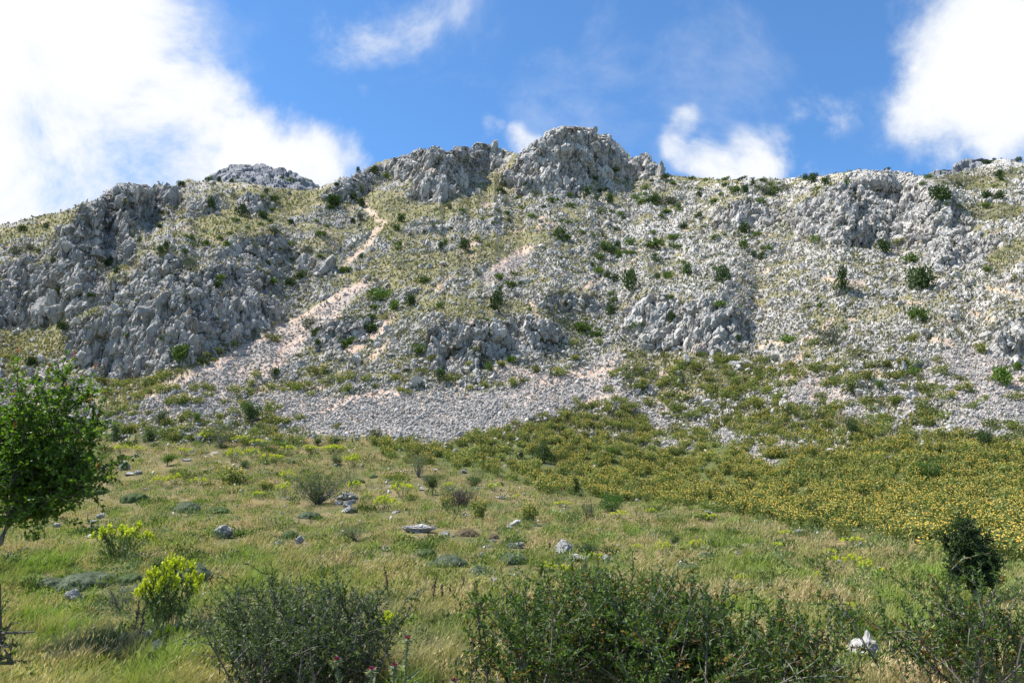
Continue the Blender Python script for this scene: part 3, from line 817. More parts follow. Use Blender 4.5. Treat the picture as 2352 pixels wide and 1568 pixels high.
def bush_mesh(kind, seed):
    """a far bush of unit radius and unit height"""
    rng = np.random.default_rng(seed); a = Acc()
    if kind == 'd':
        bl = [(rng.uniform(-.5, .5), rng.uniform(-.5, .5), rng.uniform(.25, .72), rng.uniform(.22, .42)) for _ in range(11)] + [(0, 0, .35, .55), (rng.uniform(-.2, .2), 0, .78, .24)]
        a.add(*cloud(rng, bl, 650, .20, .10, *DARKJ, upc=.5))
    elif kind == 'g':
        bl = [(rng.uniform(-.72, .72), rng.uniform(-.6, .6), rng.uniform(.15, .62), rng.uniform(.16, .36)) for _ in range(15)] + [(0, 0, .25, .5)]
        a.add(*cloud(rng, bl, 620, .22, .10, *BRIGHT, upc=.6))
    elif kind == 's':
        bl = [(rng.uniform(-.6, .6), rng.uniform(-.6, .6), rng.uniform(.25, .75), rng.uniform(.2, .35)) for _ in range(13)] + [(0, 0, .3, .45)]
        a.add(*cloud(rng, bl, 640, .16, .06, *GREYG, upc=.4))
        for _ in range(14):
            t = rng.uniform(0, 6.28); V, F = tube(wander(rng, (0, 0, 0), (math.cos(t) * .6, math.sin(t) * .6, 1), .8, 4), [.03, .02, .015, .01, .008], 3)
            a.add(V, F, np.full((len(V), 3), .11))
    elif kind == 'y':
        bl = [(rng.uniform(-.7, .7), rng.uniform(-.6, .6), rng.uniform(.1, .6), rng.uniform(.16, .35)) for _ in range(12)] + [(0, 0, .25, .45)]
        a.add(*cloud(rng, bl, 520, .22, .07, *OLIVE, upc=.7))
    elif kind == 't':
        bl = []
        for k in range(16):
            z = rng.uniform(.12, .95); r = .75 * (1 - z) ** .65 + .1; t = rng.uniform(0, 6.28)
            bl.append((math.cos(t) * r * .6, math.sin(t) * r * .6, z, .16 + .26 * (1 - z)))
        a.add(*cloud(rng, bl, 850, .15, .08, *DARKJ, upc=.9))
    elif kind == 'T':
        bl = [(rng.uniform(-.6, .6), rng.uniform(-.5, .5), rng.uniform(.35, .85), rng.uniform(.2, .34)) for _ in range(13)]
        a.add(*cloud(rng, bl, 700, .18, .11, *BRIGHT, upc=.2))
    V = np.concatenate(a.V); V[:, 2] = np.maximum(V[:, 2], -.12)
    a.V = [V]
    return a


def phlomis(seed, stems=26, fl=(0.78, 0.54, 0.10)):
    """clump of upright leafy stems topped with rings of yellow flowers, unit radius, unit height; returns leaves and flowers"""
    rng = np.random.default_rng(seed); lf, fw = Acc(), Acc()
    for k in range(stems):
        t = rng.uniform(0, 6.28); r = math.sqrt(rng.uniform(0, 1)) * .85
        top = np.array([math.cos(t) * r, math.sin(t) * r, (1 - .45 * r * r) * rng.uniform(.7, 1.05)]); b = np.array([top[0] * .45, top[1] * .45, 0])
        n = 9; z = rng.uniform(.1, .95, n)[:, None]; pos = b + (top - b) * z
        ax = unit(rng.normal(size=(n, 3)) * np.array([1, 1, .5]) + np.array([0, 0, .35])); V, F = diamonds(pos, ax, rng.normal(size=(n, 3)), rng.uniform(.16, .34, n), .085)
        lf.add(V, F, np.repeat(lerpc(*PHL, rng.uniform(0, 1, n)), 4, 0))
        for q in range(int(rng.integers(1, 3))):
            c_ = top - (top - b) * q * .13; rr = .031 * rng.uniform(.7, 1.2)
            o = rng.uniform(0, 6.28); ring = [c_ + rr * np.array([math.cos(o + s * 1.257) * 1.3, math.sin(o + s * 1.257) * 1.3, 0]) for s in range(5)]
            V = np.array(ring + [c_ + np.array([0, 0, rr * .9]), c_ - np.array([0, 0, rr * .6])])
            F = np.array([(s, (s + 1) % 5, 5) for s in range(5)] + [((s + 1) % 5, s, 6) for s in range(5)])
            fw.add(V, F, np.tile(np.array(fl) * rng.uniform(.7, 1.15), (7, 1)))
    return lf, fw


def joined(name, a, b, m1, m2):
    V = np.concatenate(a.V + b.V); Fa, Fb = np.concatenate(a.F), np.concatenate(b.F)
    return mesh_data(name, V, np.concatenate([Fa, Fb + a.n]), [m1, m2], np.concatenate(a.C + b.C), mi=np.concatenate([np.zeros(len(Fa)), np.ones(len(Fb))]))


FRAMES = {1: (0, 287.1, .40277), 2: (746.5, 229.7, .40277), 3: (1492.97, 315.8, .4029), 4: (0, 803.9, .34178), 5: (746.5, 803.9, .34178), 6: (1492.9, 803.9, .3652), 7: (0, 1148.4, .34178), 8: (746.5, 1148.4, .34178), 9: (1492.9, 1148.4, .3652)}


def fr(k, x, y, w, h):
    a, b, s = FRAMES[k]; return a + x * s, b + y * s, w * s, h * s


BUSH_TXT = {1: """130 592 45 30 d;268 578 42 38 d;370 608 50 35 s;85 722 75 55 s;165 695 65 40 s;1028 340 42 28 d;1030 422 25 35 t;1200 450 45 55 d;1377 498 60 55 t;1338 540 50 22 g;1500 512 60 40 d;1545 478 30 25 g;1515 382 30 22 d;1498 410 28 16 g;1567 415 45 28 g;1262 405 25 28 s;1340 405 50 20 s;1182 292 25 18 d;1250 298 25 22 d;1325 300 25 22 d;915 498 35 28 d;952 494 28 16 g;1090 555 30 32 s;910 577 28 18 d;1160 608 25 20 s;1060 630 25 20 g;1088 648 42 32 g;1168 665 42 32 g;1260 645 35 26 g;1298 682 48 30 g;1305 620 32 16 g;1095 683 32 20 g;797 666 32 24 d;955 692 34 38 d;918 715 40 32 d;1050 722 28 25 d;1486 560 30 22 g;1543 550 30 24 d;1412 580 26 20 g;1555 600 80 50 s;1657 550 34 26 d;1832 625 50 34 g;1808 548 35 18 g;1862 573 28 15 g;1660 675 60 26 g;1460 688 50 36 s;1498 695 35 20 d;1745 712 70 60 s;1820 750 45 22 g;1527 787 35 22 d;1590 708 30 14 g;1715 860 80 36 d;1555 885 45 26 g;1650 897 55 40 d;1365 887 30 26 d;1250 870 60 30 g;1250 905 50 36 d;1310 822 28 16 d;1665 770 26 14 g;1095 800 60 70 s;650 905 55 55 s;630 785 28 40 t;665 828 40 34 d;305 780 34 30 d;225 728 30 18 d;640 960 70 70 s;715 870 36 40 s;450 975 38 26 d;520 980 65 32 d;320 950 40 30 d;330 1000 50 35 d;170 980 60 42 s;312 1085 45 80 t;350 1145 55 45 d;385 1055 30 20 d;592 1093 34 34 d;535 1072 36 20 g;945 1070 50 36 d;1055 965 40 40 s;670 1025 60 45 s;780 1000 30 18 g;740 1050 26 20 g;1290 1018 45 24 g;935 1220 40 32 d;728 1197 28 20 g;1020 1318 105 80 T;183 1352 45 40 d;1757 1130 75 75 s;1540 1208 75 50 y;1800 1185 60 36 d;1812 1240 35 35 d;1965 1250 70 50 g;1975 822 45 30 g;1905 430 60 50 d;1885 465 35 16 g;1920 340 30 16 d""",
2: """192 402 20 30 t;280 402 45 34 d;390 365 30 18 d;352 438 50 24 g;465 440 34 20 d;68 485 26 20 g;205 495 40 45 s;55 575 70 50 d;165 555 45 40 d;35 607 40 16 g;215 595 40 44 d;198 668 52 46 s;160 687 30 22 d;195 714 22 14 d;440 672 48 44 d;410 730 38 28 d;418 845 50 24 g;125 965 52 32 g;210 892 30 22 d;783 627 36 26 g;715 607 36 34 s;612 722 24 34 s;560 745 22 16 d;712 735 30 16 d;1025 467 46 50 d;1012 515 55 32 d;1030 570 34 40 s;1105 562 38 22 g;1170 495 40 42 d;1256 498 30 38 d;1340 518 34 24 d;1200 535 50 26 s;1275 558 44 22 g;1490 537 44 44 d;1395 545 36 22 g;1420 503 28 18 g;1570 515 28 18 d;1605 513 30 18 d;1545 558 34 28 d;1620 566 48 48 d;1502 415 36 32 d;1545 460 34 26 d;1320 568 30 16 g;1395 605 56 24 g;1580 628 60 30 g;1640 635 36 16 g;1680 647 36 16 g;1700 668 32 20 d;1175 668 50 24 g;1040 643 40 16 g;1060 690 36 20 d;897 683 32 22 g;970 705 34 18 g;1392 693 34 24 g;1345 693 26 16 g;1250 612 26 16 d;1135 612 36 12 g;1438 690 22 14 g;1655 730 32 18 g;1462 755 46 30 g;1530 772 42 24 g;1580 765 42 44 s;1340 775 60 70 t;1388 785 38 26 g;1735 805 56 38 g;1660 818 44 34 d;1595 820 55 34 g;1860 820 130 42 g;1885 795 26 24 g;1640 858 60 40 d;1590 850 36 30 d;1690 872 60 24 g;1750 872 50 22 g;1560 895 64 34 g;1680 903 36 24 d;1888 898 48 50 t;805 828 62 62 d;662 838 36 28 d;682 808 24 30 g;868 790 44 24 g;930 830 30 20 g;1530 943 30 22 d;1475 928 36 26 y;1348 902 30 24 s;1560 978 62 48 g;1605 1007 36 36 d;1660 1028 40 40 d;1893 1010 38 30 d;1960 1002 56 28 g;1760 1045 85 85 d;1635 1097 34 26 g;1660 1138 70 30 g;1975 1127 32 26 d;1085 988 50 18 y;990 1003 60 36 g;1050 1048 76 34 g;1108 1040 30 16 g;990 1067 26 16 g;880 995 40 32 s;855 978 34 24 s;573 1025 66 40 g;330 1110 110 66 g;498 1143 62 58 d;392 1170 66 56 g;300 1175 64 28 g;254 1228 80 34 g;250 1302 90 52 d;652 1170 36 34 g;985 1125 58 78 t;1000 1178 66 80 t;1158 1195 36 16 g;1372 1165 30 26 d;925 1253 32 22 g;1635 1202 60 46 d;1480 1290 110 58 g;1525 1335 100 30 g;1570 1318 36 22 g;1700 1360 40 36 y;1560 1380 65 50 Y;1790 1280 70 50 g;1415 1382 55 36 Y;540 1418 88 48 g;125 1390 100 56 g;345 1235 64 30 y;1062 1482 60 36 g;260 1370 24 16 g;855 1420 50 40 Y;820 1500 40 34 Y;605 1470 50 36 y;1000 1500 60 40 Y;1425 1468 50 34 Y;1215 1530 70 50 y;1480 1246 30 16 g;420 820 36 24 g;1960 570 60 44 s;1945 635 46 24 g;1830 497 44 24 g;1770 550 36 30 g;1810 580 60 34 g;1870 572 60 30 d;1815 535 40 22 g;1980 785 50 28 g;1915 660 26 18 g;1885 590 30 16 g;1640 405 50 16 g""",
3: """115 355 80 40 s;30 355 60 26 d;32 325 40 18 g;90 420 44 26 g;155 388 34 20 g;360 365 50 28 g;170 410 36 18 g;285 322 34 26 d;65 445 30 20 g;240 230 40 12 g;85 222 50 18 d;320 240 30 14 g;130 262 50 20 g;290 290 40 20 g;480 300 60 40 g;535 300 44 34 d;580 262 30 30 d;615 285 40 26 g;650 300 75 60 s;700 318 44 30 d;715 285 50 34 g;780 285 70 34 s;690 265 40 20 g;640 245 60 22 g;930 240 60 40 d;1005 258 50 44 d;950 290 50 24 g;1125 262 50 24 g;885 240 34 30 d;740 262 30 18 g;520 232 60 14 d;440 270 50 18 g;405 320 30 14 g;430 240 40 14 g;635 360 44 26 g;585 222 30 16 s;450 487 36 26 d;285 447 40 24 d;195 510 55 26 d;325 505 26 18 g;550 528 50 46 d;610 548 44 26 g;565 567 40 16 g;485 552 46 20 g;425 553 28 14 g;370 566 58 26 g;132 572 64 28 g;18 537 34 22 g;232 575 36 12 g;160 627 50 18 g;215 635 40 16 g;535 612 66 34 g;670 628 56 32 g;585 665 50 26 d;634 677 40 28 d;125 612 40 14 g;402 660 30 14 g;918 357 30 14 d;928 408 34 16 d;1302 298 28 26 d;1357 162 30 14 d;1560 262 34 26 g;1590 228 40 20 g;1660 325 110 75 d;1685 382 36 20 g;1915 335 60 48 d;2003 325 52 46 d;1895 388 56 24 g;1760 388 50 20 y;1870 187 34 22 g;1995 215 50 30 d;2008 238 34 22 d;1920 147 50 16 d;2093 117 44 26 d;1972 272 34 16 g;1290 545 34 22 d;1320 625 66 66 d;1468 693 86 56 g;945 575 60 40 g;1410 595 70 26 Y;1535 818 116 106 d;1075 838 80 115 t;410 790 60 80 t;1520 995 100 90 g;1925 755 50 22 g;2085 797 50 30 y;210 755 64 56 d;105 788 54 26 g;195 713 24 18 g;370 748 36 16 g;395 950 76 40 g;498 970 36 26 g;122 912 34 26 g;130 1045 50 60 d;890 968 30 16 d;970 957 40 24 g;955 922 20 14 d;1040 1135 105 110 s;945 1168 80 40 Y;780 1148 84 44 g;1485 1150 80 46 y;1110 1088 36 20 g;935 1092 50 22 y;505 1145 36 36 d;1165 1225 100 50 y;800 1295 70 44 Y;890 1243 54 26 Y;630 1260 60 44 Y;860 1350 84 56 Y;175 1310 60 38 g;265 1305 90 50 y;960 1300 90 40 Y;680 1340 80 54 Y;620 1400 150 60 Y;800 1405 70 50 Y;1425 1358 70 44 Y;1665 1320 90 60 Y;1510 1335 60 44 g;1905 1205 100 60 Y;1150 1370 110 80 Y;2020 1370 95 95 T;80 1390 70 44 Y;430 1265 50 36 y;560 1300 60 40 y;350 1440 90 50 Y;480 1440 80 46 Y;200 1480 100 50 Y;1000 1410 60 40 Y;1250 1300 80 40 y;1340 1280 60 36 y;1640 1255 60 50 y;2090 1305 60 50 g;1800 1420 90 50 Y;1560 1430 80 50 Y;1700 1470 100 54 Y;2080 1480 90 54 Y;1400 1500 100 50 Y;1270 1540 100 54 Y;90 1240 60 36 y;1380 1210 60 36 y;1750 1370 70 40 y""",
4: """940 310 110 50 Y;1085 265 110 60 Y;1160 250 90 50 Y;1310 250 70 60 Y;1370 235 70 60 Y;1400 295 80 40 Y;1150 345 90 64 Y;1230 330 100 66 Y;1570 255 110 60 Y;1715 160 80 50 Y;1675 220 70 50 Y;1940 230 60 50 Y;2000 240 70 50 Y;720 430 90 50 Y;805 455 50 40 Y;810 395 110 50 Y;905 430 90 40 Y;1480 445 70 50 Y;1560 410 90 50 Y;1640 375 80 50 Y;1810 385 100 90 Y;1800 450 110 80 Y;1860 470 60 50 Y;1750 510 90 60 Y;1820 540 90 60 Y;1860 590 120 60 Y;1980 600 120 60 Y;2240 600 100 50 Y;1390 545 100 60 Y;1230 525 140 50 Y;620 510 140 60 Y;640 550 90 50 g;2080 225 50 36 Y;1905 260 60 36 Y;2010 455 80 50 Y;1930 470 60 40 Y;1380 480 90 40 Y;1130 490 90 40 Y;980 500 80 40 Y;2100 130 120 50 y;2170 140 70 50 Y;800 225 120 50 Y;900 215 100 40 Y;1010 205 100 40 Y;1100 180 110 40 Y;720 205 110 40 y;1850 150 60 40 d;40 42 60 30 Y;170 155 60 40 Y;325 205 50 36 y;250 200 70 44 d;215 85 55 45 d;90 60 60 20 y;2290 200 60 60 Y;2335 260 50 60 Y""",
5: """165 170 70 50 Y;285 195 80 50 Y;480 180 80 50 Y;590 180 50 40 Y;510 260 60 40 Y;560 280 80 36 y;760 160 70 40 d;870 180 110 60 Y;820 190 70 50 Y;970 250 60 40 Y;1060 230 60 40 Y;1180 235 70 40 Y;1280 220 90 60 Y;1340 210 60 40 y;1590 150 140 70 Y;1680 50 60 40 Y;1740 75 0 0 x;1935 165 80 50 Y;1900 260 80 50 Y;2130 245 100 60 Y;2100 125 70 50 Y;2280 220 60 46 Y;2280 300 100 50 Y;1420 130 70 50 y;1110 110 60 60 g;1250 65 70 36 g;1060 80 50 30 y;1180 95 60 34 y;640 130 80 50 y;965 90 40 34 Y;720 50 60 34 y;90 510 60 40 y;1470 440 80 44 Y;1580 440 70 44 Y;340 565 120 80 s"""}
BUSHES = []
for k, txt in BUSH_TXT.items():
    for e in txt.split(';'):
        x, y, w_, h_, kd = e.split()
        if kd != 'x': BUSHES.append((*fr(k, float(x), float(y), float(w_), float(h_)), kd))

LANDMARKS = [(1290, 370, 'summit crag'), (1020, 385, 'jagged ridge crag'), (800, 425, 'low skyline shoulder'), (300, 470, 'tall fluted left cliff'), (90, 680, 'dark left edge cliffs'), (400, 770, 'dark lower left buttress'), (610, 405, 'flat far hilltop'),
             (640, 510, 'grassy upper left saddle'), (560, 640, 'rocky mid left slope'), (700, 730, 'long pink soil chute'), (860, 520, 'thin pink gully'), (820, 680, 'rocks beside the chute'), (1100, 790, 'outcrop over the wide scree'), (1050, 940, 'wide grey scree fan'),
             (1590, 750, 'steep fissured middle cliff'), (1150, 690, 'twin upright junipers'), (1190, 590, 'small pink scar'), (1110, 500, 'grassy band below summit'), (1400, 560, 'mid rubble slope'), (1440, 640, 'rocks above the middle cliff'), (1340, 450, 'foot of the summit crag'),
             (1600, 420, 'grassy skyline saddle'), (1720, 490, 'pale slab outcrop'), (1760, 440, 'shrubby right saddle'), (2020, 450, 'pale boulder terrace'), (2250, 440, 'grassy right shoulder'), (1750, 580, 'rubble under the slabs'), (1920, 660, 'tall cone-shaped juniper'), (2110, 650, 'big round juniper'),
             (2110, 720, 'bright bushy juniper'), (1900, 780, 'big grey shrub'), (2290, 790, 'outcrop at the right edge'), (1850, 880, 'right scree tongue'), (2200, 900, 'far right scree'), (1600, 880, 'shrubby cliff foot'), (1340, 850, 'head of wide scree'),
             (120, 820, 'grassy foot at the left edge'), (330, 900, 'yellow strip under buttress'), (480, 920, 'stony strip beside fan'), (620, 930, 'golden clump near round tree'), (300, 970, 'low left scree end'), (560, 1000, 'meadow brow at left'), (820, 1020, 'lower lip of the scree fan'),
             (1400, 920, 'top of the flowering field'), (1700, 940, 'upper flowering field'), (2000, 970, 'flowers between right tongues'), (2250, 960, 'far right stony bands')]
BIG_WORD = [(26, 'large'), (16, 'medium'), (0, 'small')]
KIND_TXT = {'d': ('juniper_bush', 'dark juniper bush', 'bush', 'dark juniper bushes on the mountain'), 'g': ('green_shrub', 'bright low green shrub', 'shrub', 'low green shrubs on the mountain'), 's': ('grey_shrub', 'grey twiggy shrub', 'shrub', 'grey shrubs on the mountain'),
            'y': ('olive_shrub', 'olive shrub', 'shrub', 'olive shrubs on the mountain foot'), 't': ('upright_juniper', 'dark upright juniper', 'juniper', 'upright junipers on the mountain'), 'T': ('small_tree', 'bright leafy tree', 'tree', None), 'Y': ('flowering_shrub', 'yellow-flowered bush', 'flowering bush', 'yellow flowering bushes')}
ORD = ['leftmost', 'second from left', 'third from left', 'fourth from left', 'fifth from left', 'sixth from left', 'seventh from left', 'eighth from left', 'ninth from left', 'tenth from left', 'eleventh from left', 'twelfth from left']


def where_text(u, v):
    L_ = min(LANDMARKS, key=lambda l: (l[0] - u) ** 2 + 1.8 * (l[1] - v) ** 2)
    du, dv = u - L_[0], v - L_[1]
    if abs(du) < 22 and abs(dv) < 16: rel = 'on'
    elif abs(dv) > abs(du) * 0.7: rel = 'above' if dv < 0 else 'below'
    else: rel = 'left of' if du < 0 else 'right of'
    return f'{rel} the {L_[2]}'


def size_word(w_): return next(t for s, t in BIG_WORD if w_ >= s)


def unique_labels(items):
    """items: list of (object, base text, where text, u); writes labels that single each out"""
    by = {}
    for o, b, w_, u in items: by.setdefault(f'{b} {w_}', []).append((u, o))
    for lab, l in by.items():
        l.sort(key=lambda t: t[0])
        for i, (u, o) in enumerate(l):
            o['label'] = lab if len(l) == 1 else f'{lab}, {ORD[i]}'


bush_protos = {k: [] for k in 'dgsytT'}
for k in bush_protos:
    for s in range(9):
        a = bush_mesh(k, 400 + 17 * s + ord(k)); bush_protos[k].append(a.mesh(KIND_TXT[k][0], M_NEEDLE))
trunk_me = mesh_data('trunk', *tube([(0, 0, -.15), (.03, 0, .2), (0, .02, .6)], [.09, .06, .03], 6), M_BARK, np.full((18, 3), .12))
phl_raw = [phlomis(700 + s, stems=int(28 + 4 * (s % 4))) for s in range(6)]
phl_me = [joined('flowering_shrub', *p, M_GRASS, M_PETAL) for p in phl_raw]
phl_parts = [(a.mesh('foliage', M_GRASS), b.mesh('blossom', M_PETAL)) for a, b in phl_raw[:3]]
lab_items = []
rng = np.random.default_rng(33)
for n_, (u, v, w_, h_, kd) in enumerate(BUSHES):
    p = gpoint(u, v + h_ * 0.45); m = mpp(p); nm, txt, cat, grp = KIND_TXT[kd]
    loc = (p[0], p[1], p[2] - 0.01 * h_ * m); wf = {'t': .95, 'd': .80}.get(kd, .70); ex = rng.uniform(.8, 1.25); sc = (w_ * m * wf * ex, w_ * m * wf / ex, h_ * m * (1.25 if kd in 'dtTs' else 1.15) * rng.uniform(.85, 1.15)); rz = rng.uniform(0, 6.28)
    if kd == 'Y':
        if w_ > 26:
            o = empty(nm, loc, rz); lf, fw = phl_parts[n_ % 3]; link('foliage', lf, o); link('blossom', fw, o)
        else:
            o = link(nm, phl_me[n_ % 6])
    elif kd in 'tT':
        o = empty(nm, loc, rz); link('crown', bush_protos[kd][n_ % 9], o); link('trunk', trunk_me, o)
    else:
        o = link(nm, bush_protos[kd][n_ % 9])
    o.location = loc; o.rotation_euler = (rng.normal(0, .12), rng.normal(0, .16), rz); o.scale = sc
    tag(o, 'x', cat, grp); lab_items.append((o, f'{size_word(w_)} {txt}', where_text(u, v), u))
unique_labels(lab_items)
# ------------------------------------------------------------------ boulders lying in the meadow and on the field
rng = np.random.default_rng(77)
R_keep = np.zeros(RUU.shape, f32)


def keepout(u, v, w_, h_):
    """grass stays short where a stone or cushion sits"""
    global R_keep
    R_keep = np.maximum(R_keep, 1 - sstep(.75, 1.35, np.hypot((RUU - u) / (w_ * .55 + 3), (RVV - v - h_ * .35) / (h_ * .62 + 7))))


STONES = [(7, 1497, 218, 125, 85, 'pale rounded boulder beside a dark green cushion on the left meadow'), (7, 475, 650, 125, 70, 'grey angular rock alone at left below the blue-green cushions'), (7, 830, 608, 75, 42, 'flat grey rock touching the taller rock behind the grey herb'),
 (7, 915, 600, 95, 65, 'taller split grey rock behind the grey herb'), (7, 985, 910, 115, 85, 'dark-faced rock at the foot of the near spurge'), (7, 1030, 995, 125, 95, 'smooth pale boulder in front of the dark-faced rock'), (7, 815, 920, 85, 50, 'low pinkish rock in straw grass left of the dead stalk'),
 (7, 600, 250, 85, 26, 'flat pale stone left of the airy spurge'), (7, 375, 160, 70, 35, 'small dark stone under the left tree crown'), (7, 620, 145, 55, 26, 'small pale stone right of the left tree'), (7, 665, 105, 62, 36, 'dark slanted stone in front of a dry tuft'), (7, 1865, 285, 60, 30, 'small white stone left of the cracked stone'),
 (7, 2010, 275, 62, 52, 'cracked grey stone beside a low green cushion'), (7, 50, 385, 95, 26, 'flat pale stone at the left edge under the trunk'), (7, 1360, 655, 60, 40, 'white stone at the top of the reddish rubble patch'), (7, 1470, 660, 52, 42, 'white angular stone right side of the rubble patch top'),
 (8, 630, 190, 230, 75, 'long dark ridged rock in the middle of the meadow'), (8, 800, 225, 75, 32, 'small pale rock at the right end of the long dark rock'), (8, 1625, 318, 150, 92, 'big pale block with a dark notch in the middle meadow'), (8, 1690, 388, 140, 50, 'rounded lower slab in front of the big notched block'),
 (8, 1905, 390, 82, 60, 'grey rock right of the thorn bush'), (8, 1280, 310, 115, 46, 'flat pale rock left of the big notched block'), (8, 1275, 160, 85, 40, 'pale broken rock below the near flowering bush'), (8, 1240, 185, 62, 22, 'thin grey stone under the pale broken rock'),
 (8, 1050, 370, 42, 32, 'small pale stone beside dark tuft in the middle meadow'), (8, 1135, 272, 32, 20, 'tiny white stone among the brown cushions'), (8, 1100, 315, 42, 18, 'tiny flat stone below the brown cushions'), (8, 400, 330, 64, 32, 'half-buried grey stone below the long dark rock'),
 (8, 290, 412, 62, 24, 'half-buried grey stone in the green middle-left grass'), (8, 935, 100, 42, 24, 'small white stone before the dry twiggy shrub'), (8, 1430, 445, 34, 40, 'small upright white stone above the big shrub'), (8, 1390, 900, 115, 75, 'white rock half hidden in the big shrub'),
 (8, 1250, 500, 62, 18, 'flat stone between two green cushions'), (8, 1135, 540, 52, 30, 'pale stone above the small spurge sprays'), (8, 860, 240, 32, 18, 'small stone right of the long dark rock'),
 (9, 1390, 945, 230, 165, 'large white sunlit boulder at lower right between the shrubs'), (9, 1240, 905, 66, 46, 'round white stone left of the large white boulder'), (9, 1270, 942, 70, 22, 'flat stone wedged at the left foot of the white boulder'), (9, 1450, 1045, 115, 18, 'thin pale slab below the white boulder'),
 (9, 1180, 1110, 135, 85, 'dark shaded boulder at the bottom edge'), (9, 1375, 588, 62, 38, 'white stone right of its smaller neighbour on the right meadow'), (9, 1300, 580, 42, 30, 'small white stone left of its larger neighbour on the right meadow'), (9, 750, 535, 34, 26, 'small white stone, top of three behind the big shrub'),
 (9, 705, 552, 42, 26, 'small pale stone, middle of three behind the big shrub'), (9, 670, 575, 42, 20, 'small flat stone, lowest of three behind the big shrub'), (9, 1900, 700, 70, 30, 'pale slab, back one by the dark tree trunk'), (9, 1980, 730, 110, 46, 'pale slab, front one by the dark tree trunk'),
 (9, 1325, 285, 58, 32, 'pale stone at the field edge left of the dark tree'), (9, 940, 205, 60, 26, 'pale stone at the field edge near the olive bush'), (9, 370, 82, 64, 24, 'flat pale stone at the field edge in the middle'), (9, 2290, 240, 54, 22, 'pale stone among flowers right of the dark tree'),
 (9, 555, 335, 42, 20, 'small grey stone on the right meadow slope'), (9, 1195, 325, 42, 16, 'tiny pale stone below the field edge'), (6, 2160, 955, 82, 42, 'lone grey boulder deep in the right flower field'),
 (4, 832, 785, 85, 60, 'upright pale rock on the left meadow, tallest of its heap'), (4, 865, 830, 74, 26, 'flat stone at the foot of the tallest left heap rock'), (4, 925, 825, 62, 36, 'broad stone at the right end of the left heap'), (4, 1245, 737, 64, 24, 'flat white stone in grass right of the round green bush'),
 (4, 1245, 575, 135, 32, 'long low grey rock on the meadow brow'), (4, 1285, 683, 34, 24, 'small white stone on the pale mound'), (4, 375, 975, 70, 30, 'bluish stone seen through the left tree'), (4, 1955, 755, 52, 18, 'flat stone above the large flowering clump'),
 (5, 140, 980, 145, 60, 'large square grey block beside the willow-like bush'), (5, 155, 1035, 75, 48, 'pale rock leaning under the square block'), (5, 187, 1018, 42, 32, 'small white rock at the right corner of the square block'), (5, 90, 1025, 64, 32, 'grey rock left under the square block'), (5, 170, 1072, 125, 40, 'flat rock at the bottom of the heap by the square block'),
 (5, 650, 935, 38, 28, 'round white stone left of the dark mid shrub'), (5, 425, 945, 38, 24, 'white stone left of a bright spurge mat'), (5, 420, 870, 38, 22, 'pale stone above the bright spurge mat'), (5, 740, 700, 48, 32, 'pale slanted rock in the left of the flower field'), (5, 1750, 550, 95, 42, 'white ledge rock in the upper flower field'),
 (5, 1030, 690, 44, 26, 'small grey rock at the middle of the flower field'), (5, 935, 820, 64, 24, 'flat white rock at the lower field edge'), (5, 1190, 988, 54, 22, 'small pale stone right of the dry twiggy shrub'), (5, 1640, 895, 84, 26, 'flat rock left of the upright green juniper'), (5, 1870, 965, 74, 36, 'pale rock above the spreading juniper'),
 (5, 470, 1083, 64, 16, 'flat slab right of the stone heap'), (5, 1670, 370, 64, 26, 'white rock at the tip of the flowering field'), (6, 228, 60, 52, 78, 'upright grey rock tooth below the middle cliff'), (6, 185, 140, 42, 42, 'pale stone below the rock tooth'), (6, 540, 85, 95, 55, 'blocky grey rock on the upper flowery slope'),
 (6, 1130, 640, 84, 42, 'pale flat rock in the upper flower field'), (6, 980, 575, 94, 46, 'dark cracked rock in the stony gap of the flower field'), (6, 1690, 95, 74, 62, 'large blocky rock at the foot of the right slope'), (6, 1755, 75, 42, 62, 'upright pale rock beside the blocky rock'), (6, 1605, 100, 38, 72, 'dark upright rock left of the blocky rock'), (6, 1200, 150, 54, 38, 'pale rock at the head of the right scree tongue')]
STONES = [t if isinstance(t[5], str) else t for t in STONES]


def boulder_mesh(seed, sub=4, flat=1.0):
    r_ = np.random.default_rng(seed); v_, f_ = stone_proto(sub, r_, 11)
    p_ = v_.astype(f32) + seed * 3.1
    _, _, rr_, ff_ = cells(p_ * 2.2, seed); v_ = v_ * (1 + .14 * ff_ + .05 * fbm(p_ * 4.5, 3, seed))[:, None]
    c1 = np.clip(.5 + .9 * fbm(p_ * 1.6, 3, seed + 1), 0, 1)
    c_ = lerpc((.24, .235, .225), (.42, .405, .38), c1)
    dk = sstep(.12, .4, fbm(p_ * 3.0, 3, seed + 2)); c_ = c_ * (1 - .5 * dk)[:, None]
    c_ = c_ * (1 + .25 * sstep(.3, .5, fbm(p_ * 5, 2, seed + 3)) * np.array([1.0, .72, .5])[None].T).T if False else c_
    v_ = v_ / np.abs(v_).max(0)
    return mesh_data('boulder', v_, f_, M_STONE, c_, False)


b_me = [boulder_mesh(20 + k, 4 if k < 7 else 3) for k in range(12)]
for n_, (k, x, y, w_, h_, lab) in enumerate(STONES):
    u, v, w_, h_ = fr(k, x, y, w_, h_); p = gpoint(u, v + h_ * .42); m = mpp(p)
    o = link('boulder', b_me[n_ % 12]); hh = h_ * m * .74; o.scale = (w_ * m * .54, w_ * m * .45, hh); keepout(u, v, w_, h_)
    o.location = (p[0], p[1] + w_ * m * .2, p[2] + hh * .46); o.rotation_euler = (rng.uniform(-.12, .12), rng.uniform(-.15, .15), rng.uniform(-.35, .35) + (math.pi if n_ % 3 else 0))
    tag(o, lab, 'boulder', 'limestone boulders')

